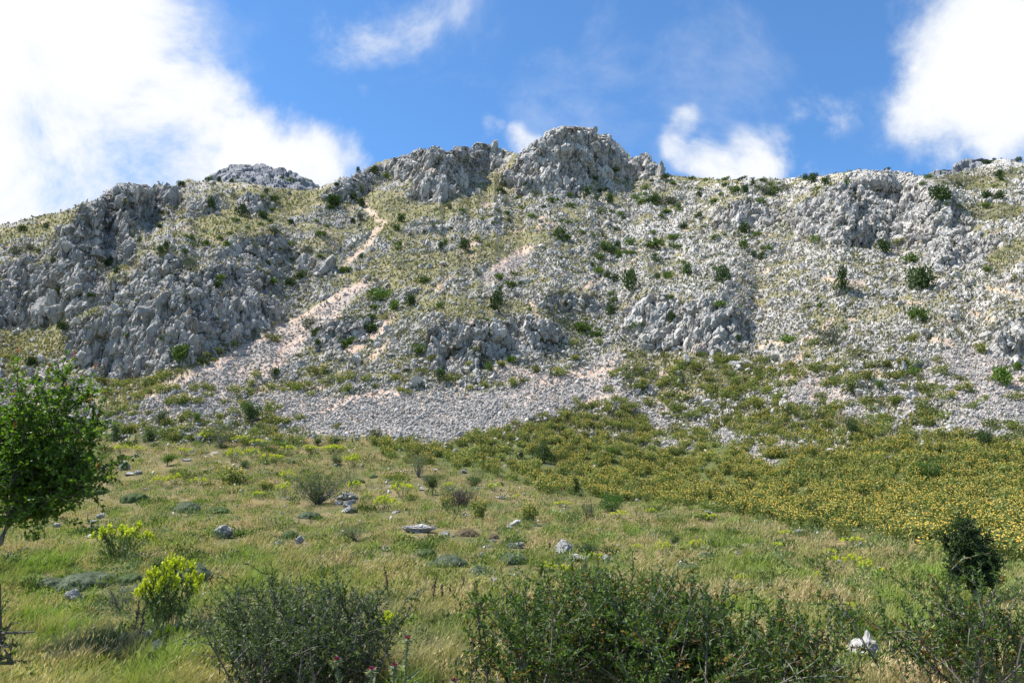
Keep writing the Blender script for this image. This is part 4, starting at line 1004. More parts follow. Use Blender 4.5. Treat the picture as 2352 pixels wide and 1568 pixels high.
# reddish rubble patch by the near spurge and small stray stones
acc = Acc(); u = 1560 * .34178 + rng.normal(0, 28, 420); v = 1148.4 + 740 * .34178 + rng.normal(0, 27, 420); gi_ = ground(u, v); p = PTf[gi_]
sc = rng.uniform(.012, .05, 420); Ms = rot_mats(420, rng) * sc[:, None, None]
acc.inst(protos[7][0], protos[7][1], np.ones((len(protos[7][0]), 3)), Ms, p + rng.normal(0, .05, p.shape) * [1, 1, 0] + sc[:, None] * [0, 0, .3], lerpc((.34, .24, .19), (.58, .47, .42), rng.uniform(0, 1, 420)))
tag(link('reddish_rubble', acc.mesh('reddish_rubble', M_STONE)), 'patch of small reddish white rubble beside the near shrub', kind='stuff')
acc = Acc(); u, v = sample_px(700, -150, 2500, 1010, 1560, sstep(1000, 1040, RVV) * (1 - .6 * R_field), rng); gi_ = ground(u, v); p = PTf[gi_]; m = mpp(p)
sc = m * rng.uniform(1.5, 6, len(u)); Ms = rot_mats(len(u), rng) * (sc[:, None] * np.array([1.2, 1, .7]))[:, None, :]
acc.inst(protos[9][0], protos[9][1], np.ones((len(protos[9][0]), 3)), Ms, p + sc[:, None] * [0, 0, .5], lerpc((.34, .33, .32), (.58, .56, .53), rng.uniform(0, 1, len(u))))
tag(link('stray_stones', acc.mesh('stray_stones', M_STONE)), 'small pale stones strewn through the meadow grass', kind='stuff')

# ------------------------------------------------------------------ grey-green cushion plants
def cushion_mesh(seed, c1, c2):
    r_ = np.random.default_rng(seed); v_, f_ = ICO[4]; v_ = v_.copy(); p_ = v_.astype(f32) * np.array([1, 1, .6], f32)
    F1, F2, rr_, _ = cells(p_ * 2.6 + seed, seed); v_ = v_ * (1 + .22 * (.6 - F1) + .06 * fbm(p_ * 6, 2, seed))[:, None]; v_[:, 2] = np.maximum(v_[:, 2], -.15)
    base = Acc(); base.add(v_, f_, lerpc(np.array(c1) * .8, c2, np.clip(.3 + .5 * rr_, 0, 1)))
    n = 5200; k = r_.integers(0, len(v_), n); d = unit(v_[k]); q_ = v_[k] + r_.normal(0, .03, (n, 3)); ok = q_[:, 2] > -.05
    sp = Acc(); V, F = diamonds(q_[ok] - d[ok] * .02, d[ok] + .55 * r_.normal(size=(ok.sum(), 3)), r_.normal(size=(ok.sum(), 3)), r_.uniform(.05, .12, ok.sum()), .022)
    sp.add(V, F, np.repeat(lerpc(c1, np.array(c2) * 1.35, r_.uniform(0, 1, ok.sum())), 4, 0))
    return base.mesh('mound', M_GRASS, True), sp.mesh('spines', M_GRASS)


BLUEG = ((.060, .085, .048), (.135, .165, .105)); GRNC = ((.050, .080, .026), (.115, .160, .062)); BRNC = ((.10, .075, .045), (.20, .16, .10))
cu_me = {'b': [cushion_mesh(s, *BLUEG) for s in (1, 2, 3)], 'n': [cushion_mesh(s, *GRNC) for s in (4, 5)], 'r': [cushion_mesh(6, *BRNC)]}
CUSH = [(7, 560, 545, 400, 130, 'b', 'wide blue-green cushion plant behind the grey angular rock'), (7, 1240, 495, 280, 140, 'b', 'ridged blue-green cushion plant behind the near spurge'), (7, 300, 565, 220, 95, 'b', 'grey-green cushion plant at far left beside the widest one'), (7, 865, 525, 170, 80, 'n', 'green cushion plant between the two big blue-green ones'),
 (7, 1240, 50, 160, 75, 'b', 'grey cushion plant above the pale rounded boulder'), (7, 665, 190, 175, 34, 'b', 'flat grey-green cushion mat behind the airy spurge'), (7, 1940, 232, 115, 62, 'n', 'green cushion plant above the cracked stone'), (7, 1600, 215, 75, 52, 'n', 'small dark green cushion touching the pale rounded boulder'), (7, 1450, 70, 165, 55, 'n', 'green cushion plant in the straw grass up left'),
 (8, 660, 350, 150, 65, 'n', 'dark green cushion below the long dark rock'), (8, 830, 410, 210, 95, 'b', 'large blue-green cushion in the middle meadow'), (8, 1262, 390, 180, 85, 'b', 'smooth blue-green cushion left of the notched block'), (8, 1030, 470, 130, 64, 'b', 'grey-green cushion below the large middle one'), (8, 1285, 562, 150, 52, 'n', 'low dark cushion above the small spurge sprays'), (8, 720, 430, 95, 44, 'b', 'small blue-green cushion left of the large middle one'),
 (8, 1430, 165, 85, 24, 'b', 'flat grey cushion right of the near flowering bush'), (8, 950, 220, 165, 60, 'r', 'brown dry cushion right of the long dark rock'), (8, 1130, 240, 80, 44, 'r', 'small brown dry cushion near a tiny white stone'), (4, 640, 945, 155, 64, 'n', 'green cushion plant right of the left tree'), (4, 890, 1000, 170, 74, 'n', 'dark green cushion plant below the left heap of rocks'),
 (4, 1235, 1050, 155, 70, 'b', 'pale grey cushion plant on the left meadow'), (4, 2070, 1110, 150, 56, 'b', 'grey cushion plant below the willow-like bush'), (9, 1110, 530, 110, 34, 'b', 'flat silvery cushion on the right meadow, left of two'), (9, 1250, 553, 90, 30, 'b', 'flat silvery cushion on the right meadow, right of two'), (9, 880, 420, 120, 44, 'n', 'green cushion plant right of the big shrub top'),
 (9, 370, 340, 110, 40, 'b', 'grey-green cushion below a spurge on the right meadow'), (9, 240, 410, 150, 40, 'b', 'flat blue-green cushion behind the big shrub tips'), (5, 210, 880, 110, 44, 'n', 'dark cushion right of the willow-like bush'), (5, 330, 850, 60, 28, 'n', 'small dark cushion in the straw grass up middle')]
for n_, (k, x, y, w_, h_, kd, lab) in enumerate(CUSH):
    u, v, w_, h_ = fr(k, x, y, w_, h_); p = gpoint(u, v + h_ * .40); m = mpp(p); o = empty('cushion_plant', (p[0], p[1] + w_ * m * .25, p[2] - .02), rng.uniform(-.5, .5))
    o.scale = (w_ * m * .54, w_ * m * .54, h_ * m * .85); keepout(u, v, w_, h_)
    a, b = cu_me[kd][n_ % len(cu_me[kd])]; link('mound', a, o); link('spines', b, o); tag(o, lab, 'cushion plant', 'spiny cushion plants')

# ------------------------------------------------------------------ spurge with yellow-green heads
def spurge(seed, stems, leafn=26, head=.10):
    r_ = np.random.default_rng(seed); lf, hd, st = Acc(), Acc(), Acc()
    for k in range(stems):
        t = r_.uniform(0, 6.28); q_ = math.sqrt(r_.uniform(0, 1)); top = np.array([math.cos(t) * q_, math.sin(t) * q_, (1 - .35 * q_ * q_) * r_.uniform(.72, 1.05)]); b = np.array([top[0] * .35, top[1] * .35, 0])
        pl_ = np.stack([b + (top - b) * s + np.array([0, 0, .12 * math.sin(s * 3.14)]) for s in np.linspace(0, 1, 5)]); V, F = tube(pl_, [.012, .011, .01, .008, .006], 3); st.add(V, F, np.full((len(V), 3), (.16, .17, .07)))
        pp, dd = along(r_, pl_, leafn, .15, .97); V, F = diamonds(pp, unit(r_.normal(size=(leafn, 3)) + dd * .5), r_.normal(size=(leafn, 3)), r_.uniform(.08, .17, leafn), .035)
        lf.add(V, F, np.repeat(lerpc((.05, .085, .03), (.12, .175, .05), r_.uniform(0, 1, leafn)), 4, 0))
        n = 46; d = unit(r_.normal(size=(n, 3)) + np.array([0, 0, .5])); V, F = diamonds(top + d * head * r_.uniform(.35, 1, (n, 1)), unit(r_.normal(size=(n, 3))), d + .5 * r_.normal(size=(n, 3)), r_.uniform(.045, .085, n), .058)
        hd.add(V, F, np.repeat(lerpc((.34, .42, .02), (.68, .68, .05), r_.uniform(0, 1, n)), 4, 0))
    return [('stems', st.mesh('stems', M_BARK)), ('foliage', lf.mesh('foliage', M_LEAF)), ('blossom', hd.mesh('blossom', M_PETAL))]


sp_far = [spurge(40 + s, 20, 12, .13) for s in range(3)]
SPURGE = [(7, 800, 285, 400, 250, 'large airy spurge in the left meadow, half of its heads open', 30), (7, 1130, 660, 440, 430, 'nearest and largest yellow-green spurge beside the rubble patch', 44), (7, 1120, 925, 190, 150, 'small spurge below the nearest large one', 14), (7, 1290, 955, 100, 110, 'low sparse spurge sprays left of the dark near shrub', 8),
 (8, 425, 835, 200, 160, 'bright dense spurge right of the left near shrub', 40), (8, 585, 795, 70, 75, 'single spurge spray beside the bright dense one', 6), (8, 1060, 585, 75, 85, 'spurge spray, upper one of the middle cluster', 7), (8, 1130, 620, 66, 70, 'leafy green spurge spray in the middle cluster', 7), (8, 1130, 705, 130, 80, 'spurge spray, lower left of the middle cluster', 10), (8, 1260, 735, 130, 80, 'spurge spray, lower right of the middle cluster', 10),
 (8, 370, 1020, 110, 110, 'sparse yellow spurge in the left near shrub', 9)]
for n_, (k, x, y, w_, h_, lab, ns) in enumerate(SPURGE):
    u, v, w_, h_ = fr(k, x, y, w_, h_); p = gpoint(u, v + h_ * .48); m = mpp(p); o = empty('spurge', (p[0], p[1], p[2] - .01), rng.uniform(0, 6)); o.scale = (w_ * m * .5, w_ * m * .5, h_ * m * 1.05); keepout(u, v + h_ * .3, w_ * .7, h_ * .5)
    for nm, me in spurge(60 + n_, ns, 30, .09 if ns > 20 else .16): link(nm, me, o)
    tag(o, lab, 'spurge', 'yellow-green spurges in the meadow')
SPF = [(4, 820, 670, 110, 46, 'leftmost mat of the spurge band under the small junipers'), (4, 925, 668, 90, 42, 'right mat of the spurge band under the small junipers'), (4, 1240, 690, 90, 50, 'spurge mat beside the pale grassy mound'), (4, 1570, 715, 110, 80, 'bright tall spurge mat left of the willow-like bush'), (4, 1690, 690, 100, 54, 'spurge mat above the bright tall one'), (4, 1830, 735, 150, 60, 'long spurge mat on the way to the willow-like bush'),
 (4, 1935, 855, 100, 60, 'spurge touching the left side of the willow-like bush'), (4, 1905, 945, 110, 90, 'yellow spurge under the left side of the willow-like bush'), (4, 1735, 978, 90, 50, 'lone yellow spurge in the grass left of the willow-like bush'), (4, 1070, 890, 100, 60, 'spurge clump below the left heap of rocks, left half'), (4, 1165, 885, 100, 70, 'spurge clump below the left heap of rocks, right half'), (4, 735, 880, 70, 60, 'small spurge beside a blue plant near the left tree'),
 (4, 1380, 585, 100, 44, 'spurge mat before the golden bushes on the brow'), (4, 1610, 605, 120, 50, 'spurge mat right of the grey columnar tree'), (4, 1740, 625, 120, 44, 'spurge mat below the round dark tree'), (4, 1930, 672, 110, 40, 'spurge mat on the brow right of the round tree'), (4, 2090, 665, 140, 40, 'pale spurge mat under the scree lip'), (4, 2240, 660, 120, 40, 'spurge mat at the left end of the flower field'), (4, 1330, 890, 110, 44, 'low spurge left of the large flowering clump'),
 (5, 190, 750, 120, 80, 'tall yellow spurge above the willow-like bush'), (5, 520, 945, 160, 80, 'spurge clump left of the dry twiggy shrub'), (5, 410, 1040, 160, 90, 'spurge clump right of the stone heap'), (5, 200, 920, 90, 56, 'small spurge above the square block'), (5, 60, 670, 140, 50, 'spurge mat left of the tall yellow spurge'), (5, 1140, 925, 90, 50, 'small spurge right of the dry shrub'), (5, 1290, 1000, 50, 40, 'tiny spurge in grass above the near flowering bush'), (5, 1600, 1040, 120, 40, 'flat spurge in front of the lower field edge'), (5, 1975, 1105, 130, 44, 'spurge mat under the spreading juniper'), (5, 2190, 1085, 70, 40, 'small spurge right of the spreading juniper'), (5, 830, 915, 70, 44, 'small spurge above the dry twiggy shrub'),
 (8, 1500, 460, 120, 70, 'spurge behind the big shrub, below the notched block, left one'), (8, 1620, 480, 110, 70, 'spurge behind the big shrub, below the notched block, right one'), (8, 1800, 395, 130, 70, 'spurge in front of the thorn bush'), (8, 2275, 335, 100, 75, 'golden spurge on the meadow right of the thorn bush'), (8, 2100, 315, 90, 40, 'flat yellow spurge below a blue herb'),
 (9, 1180, 393, 100, 66, 'spurge, leftmost of the bright row on the right meadow'), (9, 1285, 395, 110, 76, 'spurge, second of the bright row on the right meadow'), (9, 1370, 425, 110, 76, 'spurge, third of the bright row on the right meadow'), (9, 1450, 462, 110, 64, 'spurge, rightmost of the bright row on the right meadow'), (9, 1075, 478, 72, 62, 'lone round spurge below the bright row'), (9, 1130, 330, 80, 44, 'golden spurge above the bright row'), (9, 800, 290, 90, 40, 'flat spurge right of the golden one on the right meadow'),
 (9, 580, 510, 84, 66, 'spurge behind the big shrub top at right'), (9, 540, 640, 76, 56, 'yellow spurge showing through the big shrub'), (9, 750, 650, 64, 56, 'small spurge showing through the big shrub'), (9, 300, 290, 90, 54, 'spurge on a green mound left on the right meadow'), (9, 1110, 660, 66, 46, 'small spurge above the dark near bush'), (9, 1260, 680, 84, 66, 'spurge under the two white stones'), (9, 370, 118, 96, 44, 'spurge near the flat field edge stone'), (9, 1270, 268, 130, 46, 'spurge at the foot of the flowers near the pale edge stone'), (9, 860, 208, 80, 50, 'spurge left of a pale field edge stone')]
for n_, (k, x, y, w_, h_, lab) in enumerate(SPF):
    u, v, w_, h_ = fr(k, x, y, w_, h_); p = gpoint(u, v + h_ * .45); m = mpp(p); o = empty('spurge', (p[0], p[1], p[2] - .01), rng.uniform(0, 6)); o.scale = (w_ * m * .56, w_ * m * .56, h_ * m * 1.15); keepout(u, v + h_ * .25, w_ * .8, h_ * .6)
    for nm, me in sp_far[n_ % 3]: link(nm, me, o)
    tag(o, lab, 'spurge', 'yellow-green spurges in the meadow')

# ------------------------------------------------------------------ trees and single bushes of the middle ground
def tree_mesh(seed, kind):
    """trunk and crown of unit height and about unit width"""
    r_ = np.random.default_rng(seed); tr, cr = Acc(), Acc()
    pal = {'round': DARKJ, 'dark': DARKJ, 'grey': GREYG, 'airy': ((.03, .055, .02), (.075, .11, .035)), 'bright': BRIGHT, 'juniper': DARKJ, 'spread': ((.03, .07, .012), (.085, .165, .025)), 'willow': ((.045, .065, .028), (.125, .150, .075)), 'olive': OLIVE}[kind]
    lo = {'round': .28, 'airy': .3, 'grey': .12, 'bright': .3, 'dark': .12, 'juniper': .02, 'spread': 0, 'willow': .05, 'olive': .02}[kind]
    tips = []
    nst = {'willow': 40, 'airy': 9, 'grey': 8}.get(kind, 6)
    if lo > .2:
        pl_ = wander(r_, (0, 0, -.05), (r_.uniform(-.15, .15), 0, 1), lo + .2, 5, .1); V, F = tube(pl_, np.linspace(.045, .028, 6), 6); tr.add(V, F, np.full((len(V), 3), .13)); b0 = pl_[-2]
    else: b0 = np.array([0, 0, 0.])
    for k in range(nst):
        t = r_.uniform(0, 6.28); sp = {'willow': 1.0, 'grey': .35, 'juniper': .4}.get(kind, .7); pl_ = wander(r_, b0 + r_.normal(0, .03, 3) * [1, 1, 0], (math.cos(t) * sp, math.sin(t) * sp, 1), (1 - b0[2]) * r_.uniform(.65, .98), 6, .13)
        V, F = tube(pl_, np.linspace(.02, .005, 7) * (.6 if kind == 'willow' else 1), 4); tr.add(V, F, np.full((len(V), 3), .13)); tips.append(pl_)
    bl = []
    for pl_ in tips:
        for s in range(2 if kind == 'willow' else 5):
            c_ = pl_[r_.integers(2, 7)] + r_.normal(0, .09, 3); bl.append((*c_, r_.uniform(.08, .17) if kind in ('airy', 'willow') else r_.uniform(.12, .24)))
    if kind in ('round', 'dark', 'bright'): bl += [(r_.uniform(-.35, .35), r_.uniform(-.35, .35), r_.uniform(lo + .1, .85), r_.uniform(.14, .26)) for _ in range(16)]
    if kind == 'juniper': bl = [(r_.uniform(-.38, .38) * (1.1 - z), r_.uniform(-.38, .38) * (1.1 - z), z, .12 + .16 * (1 - z)) for z in r_.uniform(.08, .9, 26)]
    if kind == 'spread': bl = [(r_.uniform(-.5, .5), r_.uniform(-.4, .4), r_.uniform(.08, .75), r_.uniform(.12, .22)) for z in range(30)]
    if kind == 'olive': bl = [(r_.uniform(-.36, .36), r_.uniform(-.36, .36), r_.uniform(.15, .75), r_.uniform(.14, .24)) for z in range(24)]
    n = {'airy': 1700, 'willow': 5200, 'grey': 2600}.get(kind, 3000); ln = {'willow': .05, 'airy': .06, 'grey': .045}.get(kind, .06)
    cr.add(*cloud(r_, bl, n, ln, ln * (.32 if kind in ('willow', 'grey') else .55), *pal, upc=.6))
    return tr.mesh('trunk', M_BARK), cr.mesh('crown', M_LEAF)


MID = [(4, 1690, 440, 155, 165, 'round', 'tree', 'dark round-crowned tree with a short trunk on the meadow brow'), (4, 1060, 468, 100, 135, 'airy', 'tree', 'thin airy dark sapling left of the grey columnar tree'), (4, 1325, 470, 55, 80, 'bright', 'tree', 'tiny light green tree between the sapling and the round tree'), (4, 1478, 570, 125, 190, 'grey', 'tree', 'grey-green columnar tree standing on the meadow brow'),
 (4, 765, 558, 110, 115, 'juniper', 'juniper', 'pointed dark juniper, left of the brow pair'), (4, 1000, 578, 120, 78, 'juniper', 'juniper', 'low pyramid juniper, right of the brow pair'), (4, 852, 540, 110, 46, 'spread', 'juniper', 'flat spreading juniper between the brow pair'), (4, 1065, 552, 90, 36, 'spread', 'juniper', 'flat green juniper right of the pyramid juniper'), (4, 1143, 542, 36, 36, 'dark', 'bush', 'tiny dark bush on the brow by the long low rock'),
 (4, 1122, 738, 105, 84, 'bright', 'bush', 'round leafy green bush on the left meadow'), (4, 1640, 765, 80, 50, 'dark', 'bush', 'small dark bush in the bright spurge mats'), (4, 2140, 900, 340, 290, 'willow', 'bush', 'large grey-green willow-like bush beside the square block'), (4, 2125, 612, 60, 56, 'dark', 'bush', 'small dark bush under the scree lip'), (4, 2270, 740, 80, 60, 'dark', 'bush', 'small dark bush above the willow-like bush'),
 (5, 1462, 688, 180, 145, 'juniper', 'juniper', 'dark broad juniper in the middle of the flower field'), (5, 1310, 700, 54, 70, 'airy', 'tree', 'thin sapling left of the broad field juniper'), (5, 1925, 702, 70, 95, 'bright', 'tree', 'slim green tree right of the broad field juniper'), (5, 625, 765, 125, 180, 'grey', 'tree', 'grey-green feathery tree at the left of the flower field'), (5, 725, 905, 145, 135, 'airy', 'bush', 'open dark shrub below the feathery tree'), (5, 1010, 888, 105, 64, 'dark', 'bush', 'dark low bush above the dry twiggy shrub'),
 (5, 1680, 915, 90, 105, 'juniper', 'juniper', 'upright green juniper at the lower field edge'), (5, 1935, 1020, 185, 135, 'spread', 'juniper', 'bright spreading juniper in front of the flower field'), (5, 1190, 898, 40, 30, 'dark', 'bush', 'tiny dark bush in grass right of the dark low bush'), (6, 1760, 762, 180, 155, 'spread', 'juniper', 'dark ragged juniper inside the right flower field'), (6, 1285, 505, 95, 150, 'airy', 'tree', 'dark thin tree in the upper flower field'), (6, 2120, 572, 95, 160, 'round', 'tree', 'small round tree with a bare trunk at the right edge'), (6, 1030, 1045, 85, 150, 'airy', 'tree', 'small tree with a thin trunk at the lower field edge'),
 (6, 888, 378, 54, 86, 'dark', 'tree', 'dark slim tree under the right scree tongue'), (6, 215, 205, 44, 110, 'airy', 'tree', 'thin dark sapling among the upper flowers'), (6, 1220, 1140, 135, 95, 'olive', 'bush', 'round olive-green bush at the lower field edge'), (6, 600, 612, 64, 64, 'airy', 'bush', 'thin dark shrub by the stony gap of the field'), (6, 1450, 230, 60, 70, 'bright', 'bush', 'green bush on the right scree tongue'),
 (8, 1785, 335, 180, 125, 'airy', 'bush', 'dark thorn bush growing between the notched block and the grey rock'), (8, 200, 215, 240, 115, 'grey', 'bush', 'grey-green low bush on the left meadow above the near shrub'), (8, 420, 700, 90, 90, 'grey', 'bush', 'grey herb bush above the bright dense spurge'), (9, 1000, 395, 84, 64, 'bright', 'bush', 'small round green bush left of the bright spurge row'), (9, 1250, 765, 190, 150, 'dark', 'bush', 'dark leafy bush above the round white stone'), (9, 1390, 850, 150, 90, 'bright', 'bush', 'leafy herb bush just behind the large white boulder'), (9, 150, 245, 70, 60, 'dark', 'bush', 'small dark bush on the meadow right of the notched block'), (7, 750, 680, 310, 190, 'grey', 'herb', 'silvery grey herb bush beside the near spurge'), (7, 1060, 420, 120, 80, 'dark', 'bush', 'small dark bush right under the airy spurge'), (8, 690, 950, 130, 130, 'grey', 'herb', 'grey-green herb right of the thistles')]
for n_, (k, x, y, w_, h_, kd, cat, lab) in enumerate(MID):
    u, v, w_, h_ = fr(k, x, y, w_, h_); p = gpoint(u, v + h_ * .47); m = mpp(p); nm = {'tree': 'tree', 'juniper': 'juniper', 'bush': 'bush', 'herb': 'herb_bush'}[cat]
    o = empty(nm, (p[0], p[1], p[2] - .02), rng.uniform(0, 6)); ws = {'grey': 1.25, 'airy': .95, 'willow': .78, 'spread': .82}.get(kd, .9); o.scale = (w_ * m * ws, w_ * m * ws, h_ * m * 1.05); keepout(u, v + h_ * .3, w_ * .8, h_ * .5)
    a, b = tree_mesh(500 + n_, kd); link('trunk', a, o); link('crown', b, o); tag(o, lab, cat, 'trees and bushes of the middle ground')

# big flowering clumps near enough to show their stems
for n_, (k, x, y, w_, h_, lab) in enumerate([(4, 1540, 835, 390, 130, 'wide yellow-flowered clump on the left meadow'), (4, 1780, 905, 170, 70, 'low flowering clump right of the wide clump'), (5, 1372, 1085, 165, 150, 'round leafy bush topped with yellow flowers in the middle meadow'), (5, 1035, 1055, 165, 155, 'flowering bush in front of the dry twiggy shrub, right half'), (5, 820, 1010, 130, 120, 'flowering bush in front of the dry twiggy shrub, left half'), (5, 570, 990, 110, 80, 'leafy bush with few yellow flowers left of the dry shrub'), (5, 470, 850, 210, 50, 'low yellow-flowered strip below the feathery tree'), (9, 1870, 760, 110, 90, 'pale yellow flowers beside the slabs at right')]):
    u, v, w_, h_ = fr(k, x, y, w_, h_); p = gpoint(u, v + h_ * .47); m = mpp(p); o = empty('flowering_shrub', (p[0], p[1], p[2] - .02), rng.uniform(0, 6)); o.scale = (w_ * m * .5, min(w_, h_ * 1.6) * m * .5, h_ * m * .95)
    a, b = phlomis(800 + n_, 46 if w_ > 50 else 30); link('foliage', a.mesh('foliage', M_GRASS), o); link('blossom', b.mesh('blossom', M_PETAL), o); tag(o, lab, 'flowering bush', 'yellow flowering bushes')


def twiggy(seed, n, c=(.13, .10, .085), spread=.7, rad=.010):
    r_ = np.random.default_rng(seed); a = Acc()
    for k in range(n):
        t = r_.uniform(0, 6.28); q_ = r_.uniform(0, .5); pl_ = wander(r_, (math.cos(t) * q_, math.sin(t) * q_, 0), (math.cos(t) * spread * r_.uniform(0, 1), math.sin(t) * spread * r_.uniform(0, 1), 1), r_.uniform(.5, 1.05), 5, .16)
        V, F = tube(pl_, np.linspace(rad, rad * .4, 6), 3); a.add(V, F, np.full((len(V), 3), c) * r_.uniform(.6, 1.3))
        for s in range(4):
            i = r_.integers(1, 5); p2 = wander(r_, pl_[i], unit(pl_[i + 1] - pl_[i]) + .7 * r_.normal(size=3), .3, 3, .2); V, F = tube(p2, np.linspace(rad * .6, rad * .25, 4), 3); a.add(V, F, np.full((len(V), 3), c) * r_.uniform(.6, 1.3))
    return a


for n_, (k, x, y, w_, h_, ns, lab) in enumerate([(5, 900, 985, 270, 150, 110, 'dry brown twiggy shrub in the middle meadow'), (5, 1775, 1060, 120, 170, 46, 'bare dark twiggy shrub left of the spreading juniper'), (8, 1220, 640, 130, 130, 50, 'dry brown twig clump right of the middle spurge cluster'), (8, 1370, 670, 90, 100, 24, 'dry brown twig clump left of the big shrub'), (9, 1330, 480, 100, 60, 24, 'dry brown twigs below the bright spurge row'), (4, 2090, 1150, 60, 60, 16, 'dry tuft of twigs on the left meadow')]):
    u, v, w_, h_ = fr(k, x, y, w_, h_); p = gpoint(u, v + h_ * .47); m = mpp(p); o = link('dry_shrub', twiggy(830 + n_, ns).mesh('dry_shrub', M_BARK)); o.location = p; o.scale = (w_ * m * .6, w_ * m * .6, h_ * m * .95); tag(o, lab, 'dry shrub', 'dry twiggy shrubs')

# dead flower stalks standing in the grass
STALK = [(8, 397, 590, 120), (8, 422, 580, 230), (8, 700, 640, 120), (8, 722, 640, 220), (8, 780, 660, 160), (8, 840, 650, 130), (8, 560, 530, 90), (8, 930, 590, 110), (8, 1020, 590, 100), (8, 1320, 670, 110), (7, 585, 610 - 480, 90), (8, 2100, 100, 60), (8, 1510, 330, 90), (7, 2000, 150, 80), (7, 880, 850, 300), (7, 930, 870, 330)]
for n_, (k, x, y, h_) in enumerate(STALK):
    u, v, _, h_ = fr(k, x, y, 0, h_); p = gpoint(u, v + h_ * .5); m = mpp(p); H = h_ * m; r_ = np.random.default_rng(870 + n_); a = Acc(); pl_ = wander(r_, (0, 0, 0), (r_.uniform(-.1, .1), 0, 1), H, 6, .05); V, F = tube(pl_, np.linspace(.008, .004, 7), 4); a.add(V, F, np.full((len(V), 3), (.12, .085, .06)))
    pp, dd = along(r_, pl_, 60, .4, 1); V, F = diamonds(pp, unit(dd + .9 * r_.normal(size=(60, 3))), r_.normal(size=(60, 3)), .035, .014); a.add(V, F, np.full((len(V), 3), (.11, .08, .055)))
    o = link('dead_stalk', a.mesh('dead_stalk', M_BARK)); o.location = p
    near_ = ['left of the bright dense spurge'] * 2 + ['below the middle spurge cluster'] * 0
    tag(o, 'x', 'dead stalk', 'dead flower stalks'); STALK[n_] = (o, u)
for i, (o, u) in enumerate(sorted(STALK, key=lambda t: t[1])):
    o['label'] = f'thin brown dead flower stalk standing in the grass, number {i + 1} counted from the left'

# broad-leaved rosettes
for n_, (k, x, y, w_, lab) in enumerate([(7, 410, 810, 230, 'pale broad-leaved rosette in the left foreground grass'), (7, 560, 830, 140, 'darker broad-leaved rosette right of the pale one')]):
    u, v, w_, h_ = fr(k, x, y, w_, 60); p = gpoint(u, v + 12); m = mpp(p); r_ = np.random.default_rng(880 + n_); a = Acc(); n = 16; t = r_.uniform(0, 6.28, n); ax = np.stack([np.cos(t), np.sin(t), r_.uniform(.3, 1.1, n)], 1)
    V, F = diamonds(np.zeros((n, 3)), ax, np.stack([0 * t, 0 * t, 1 + 0 * t], 1), r_.uniform(.6, 1, n) * w_ * m * .5, .09, .35); a.add(V, F, np.repeat(lerpc((.16, .20, .09), (.30, .34, .19), r_.uniform(0, 1, n) * (1 - .5 * n_)), 4, 0)); o = link('leaf_rosette', a.mesh('leaf_rosette', M_LEAF)); o.location = p; tag(o, lab, 'rosette plant', 'broad-leaved rosettes')

# ------------------------------------------------------------------ the three near shrubs
def near_shrub(seed, bases, nst, H, spread, leafn, c1, c2, llen, twigs=7, rust=.0, bare=.25, hf=None):
    """many whippy stems from several stools; each stem carries twigs, each twig small leaves"""
    r_ = np.random.default_rng(seed); st, lf = Acc(), Acc(); B = np.array(bases)
    for k in range(nst):
        bi = r_.integers(0, len(B)); b = B[bi] + r_.normal(0, .16, 3) * [1, 1, 0]; t = r_.uniform(0, 6.28); sp = abs(r_.normal(0, spread)); L_ = H * (hf[bi] if hf else 1) * (r_.uniform(.5, 1.0) if r_.uniform() > .1 else r_.uniform(.95, 1.2))
        pl_ = wander(r_, b, (math.cos(t) * sp, math.sin(t) * sp, 1), L_, 8, .10, (math.cos(t) * .3, math.sin(t) * .3, -.1)); V, F = tube(pl_, np.linspace(.0085, .0022, 9), 4)
        g_ = r_.uniform(.06, .20); st.add(V, F, np.full((len(V), 3), (g_, g_ * .88, g_ * .78)))
        tl = [(pl_, max(4, int(leafn * .8)), .5)]
        for s in range(twigs):
            i = r_.integers(2, 8); p2 = wander(r_, pl_[i], unit(pl_[min(i + 1, 8)] - pl_[i - 1]) + .75 * r_.normal(size=3) + np.array([0, 0, .25]), r_.uniform(.16, .42) * H / 1.2, 5, .14); V, F = tube(p2, np.linspace(.0042, .0014, 6), 3); g_ = r_.uniform(.08, .22); st.add(V, F, np.full((len(V), 3), (g_, g_ * .88, g_ * .78)))
            tl.append((p2, leafn if r_.uniform() > bare or p2[-1][2] > b[2] + .6 * H else leafn // 4, .1))
        for p2, n, lo in tl:
            pp, dd = along(r_, p2, n, lo, 1); ax = unit(dd * .7 + r_.normal(size=(n, 3)) * .75); V, F = diamonds(pp, ax, r_.normal(size=(n, 3)), llen * r_.uniform(.6, 1.25, n), llen * .36 * r_.uniform(.8, 1.3, n), .1)
            C = lerpc(c1, c2, r_.uniform(0, 1, n)); ru_ = r_.uniform(0, 1, n) < (rust if r_.uniform() < .3 else 0); C[ru_] = (.22, .13, .03)
            lf.add(V, F, np.repeat(C, 4, 0))
    return st.mesh('stems', M_BARK), lf.mesh('foliage', M_LEAF)


def at(u, v, Yd):
    """ground under the sight line of column u at depth Yd"""
    x = xratio(u, v) * Yd; j = np.argmin((PTf[:, 0] - x) ** 2 + (PTf[:, 1] - Yd) ** 2) if False else None
    cand = LOWG; k_ = np.argmin((cand[:, 0] - x) ** 2 + (cand[:, 1] - Yd) ** 2); return np.array([x, Yd, cand[k_, 2]])


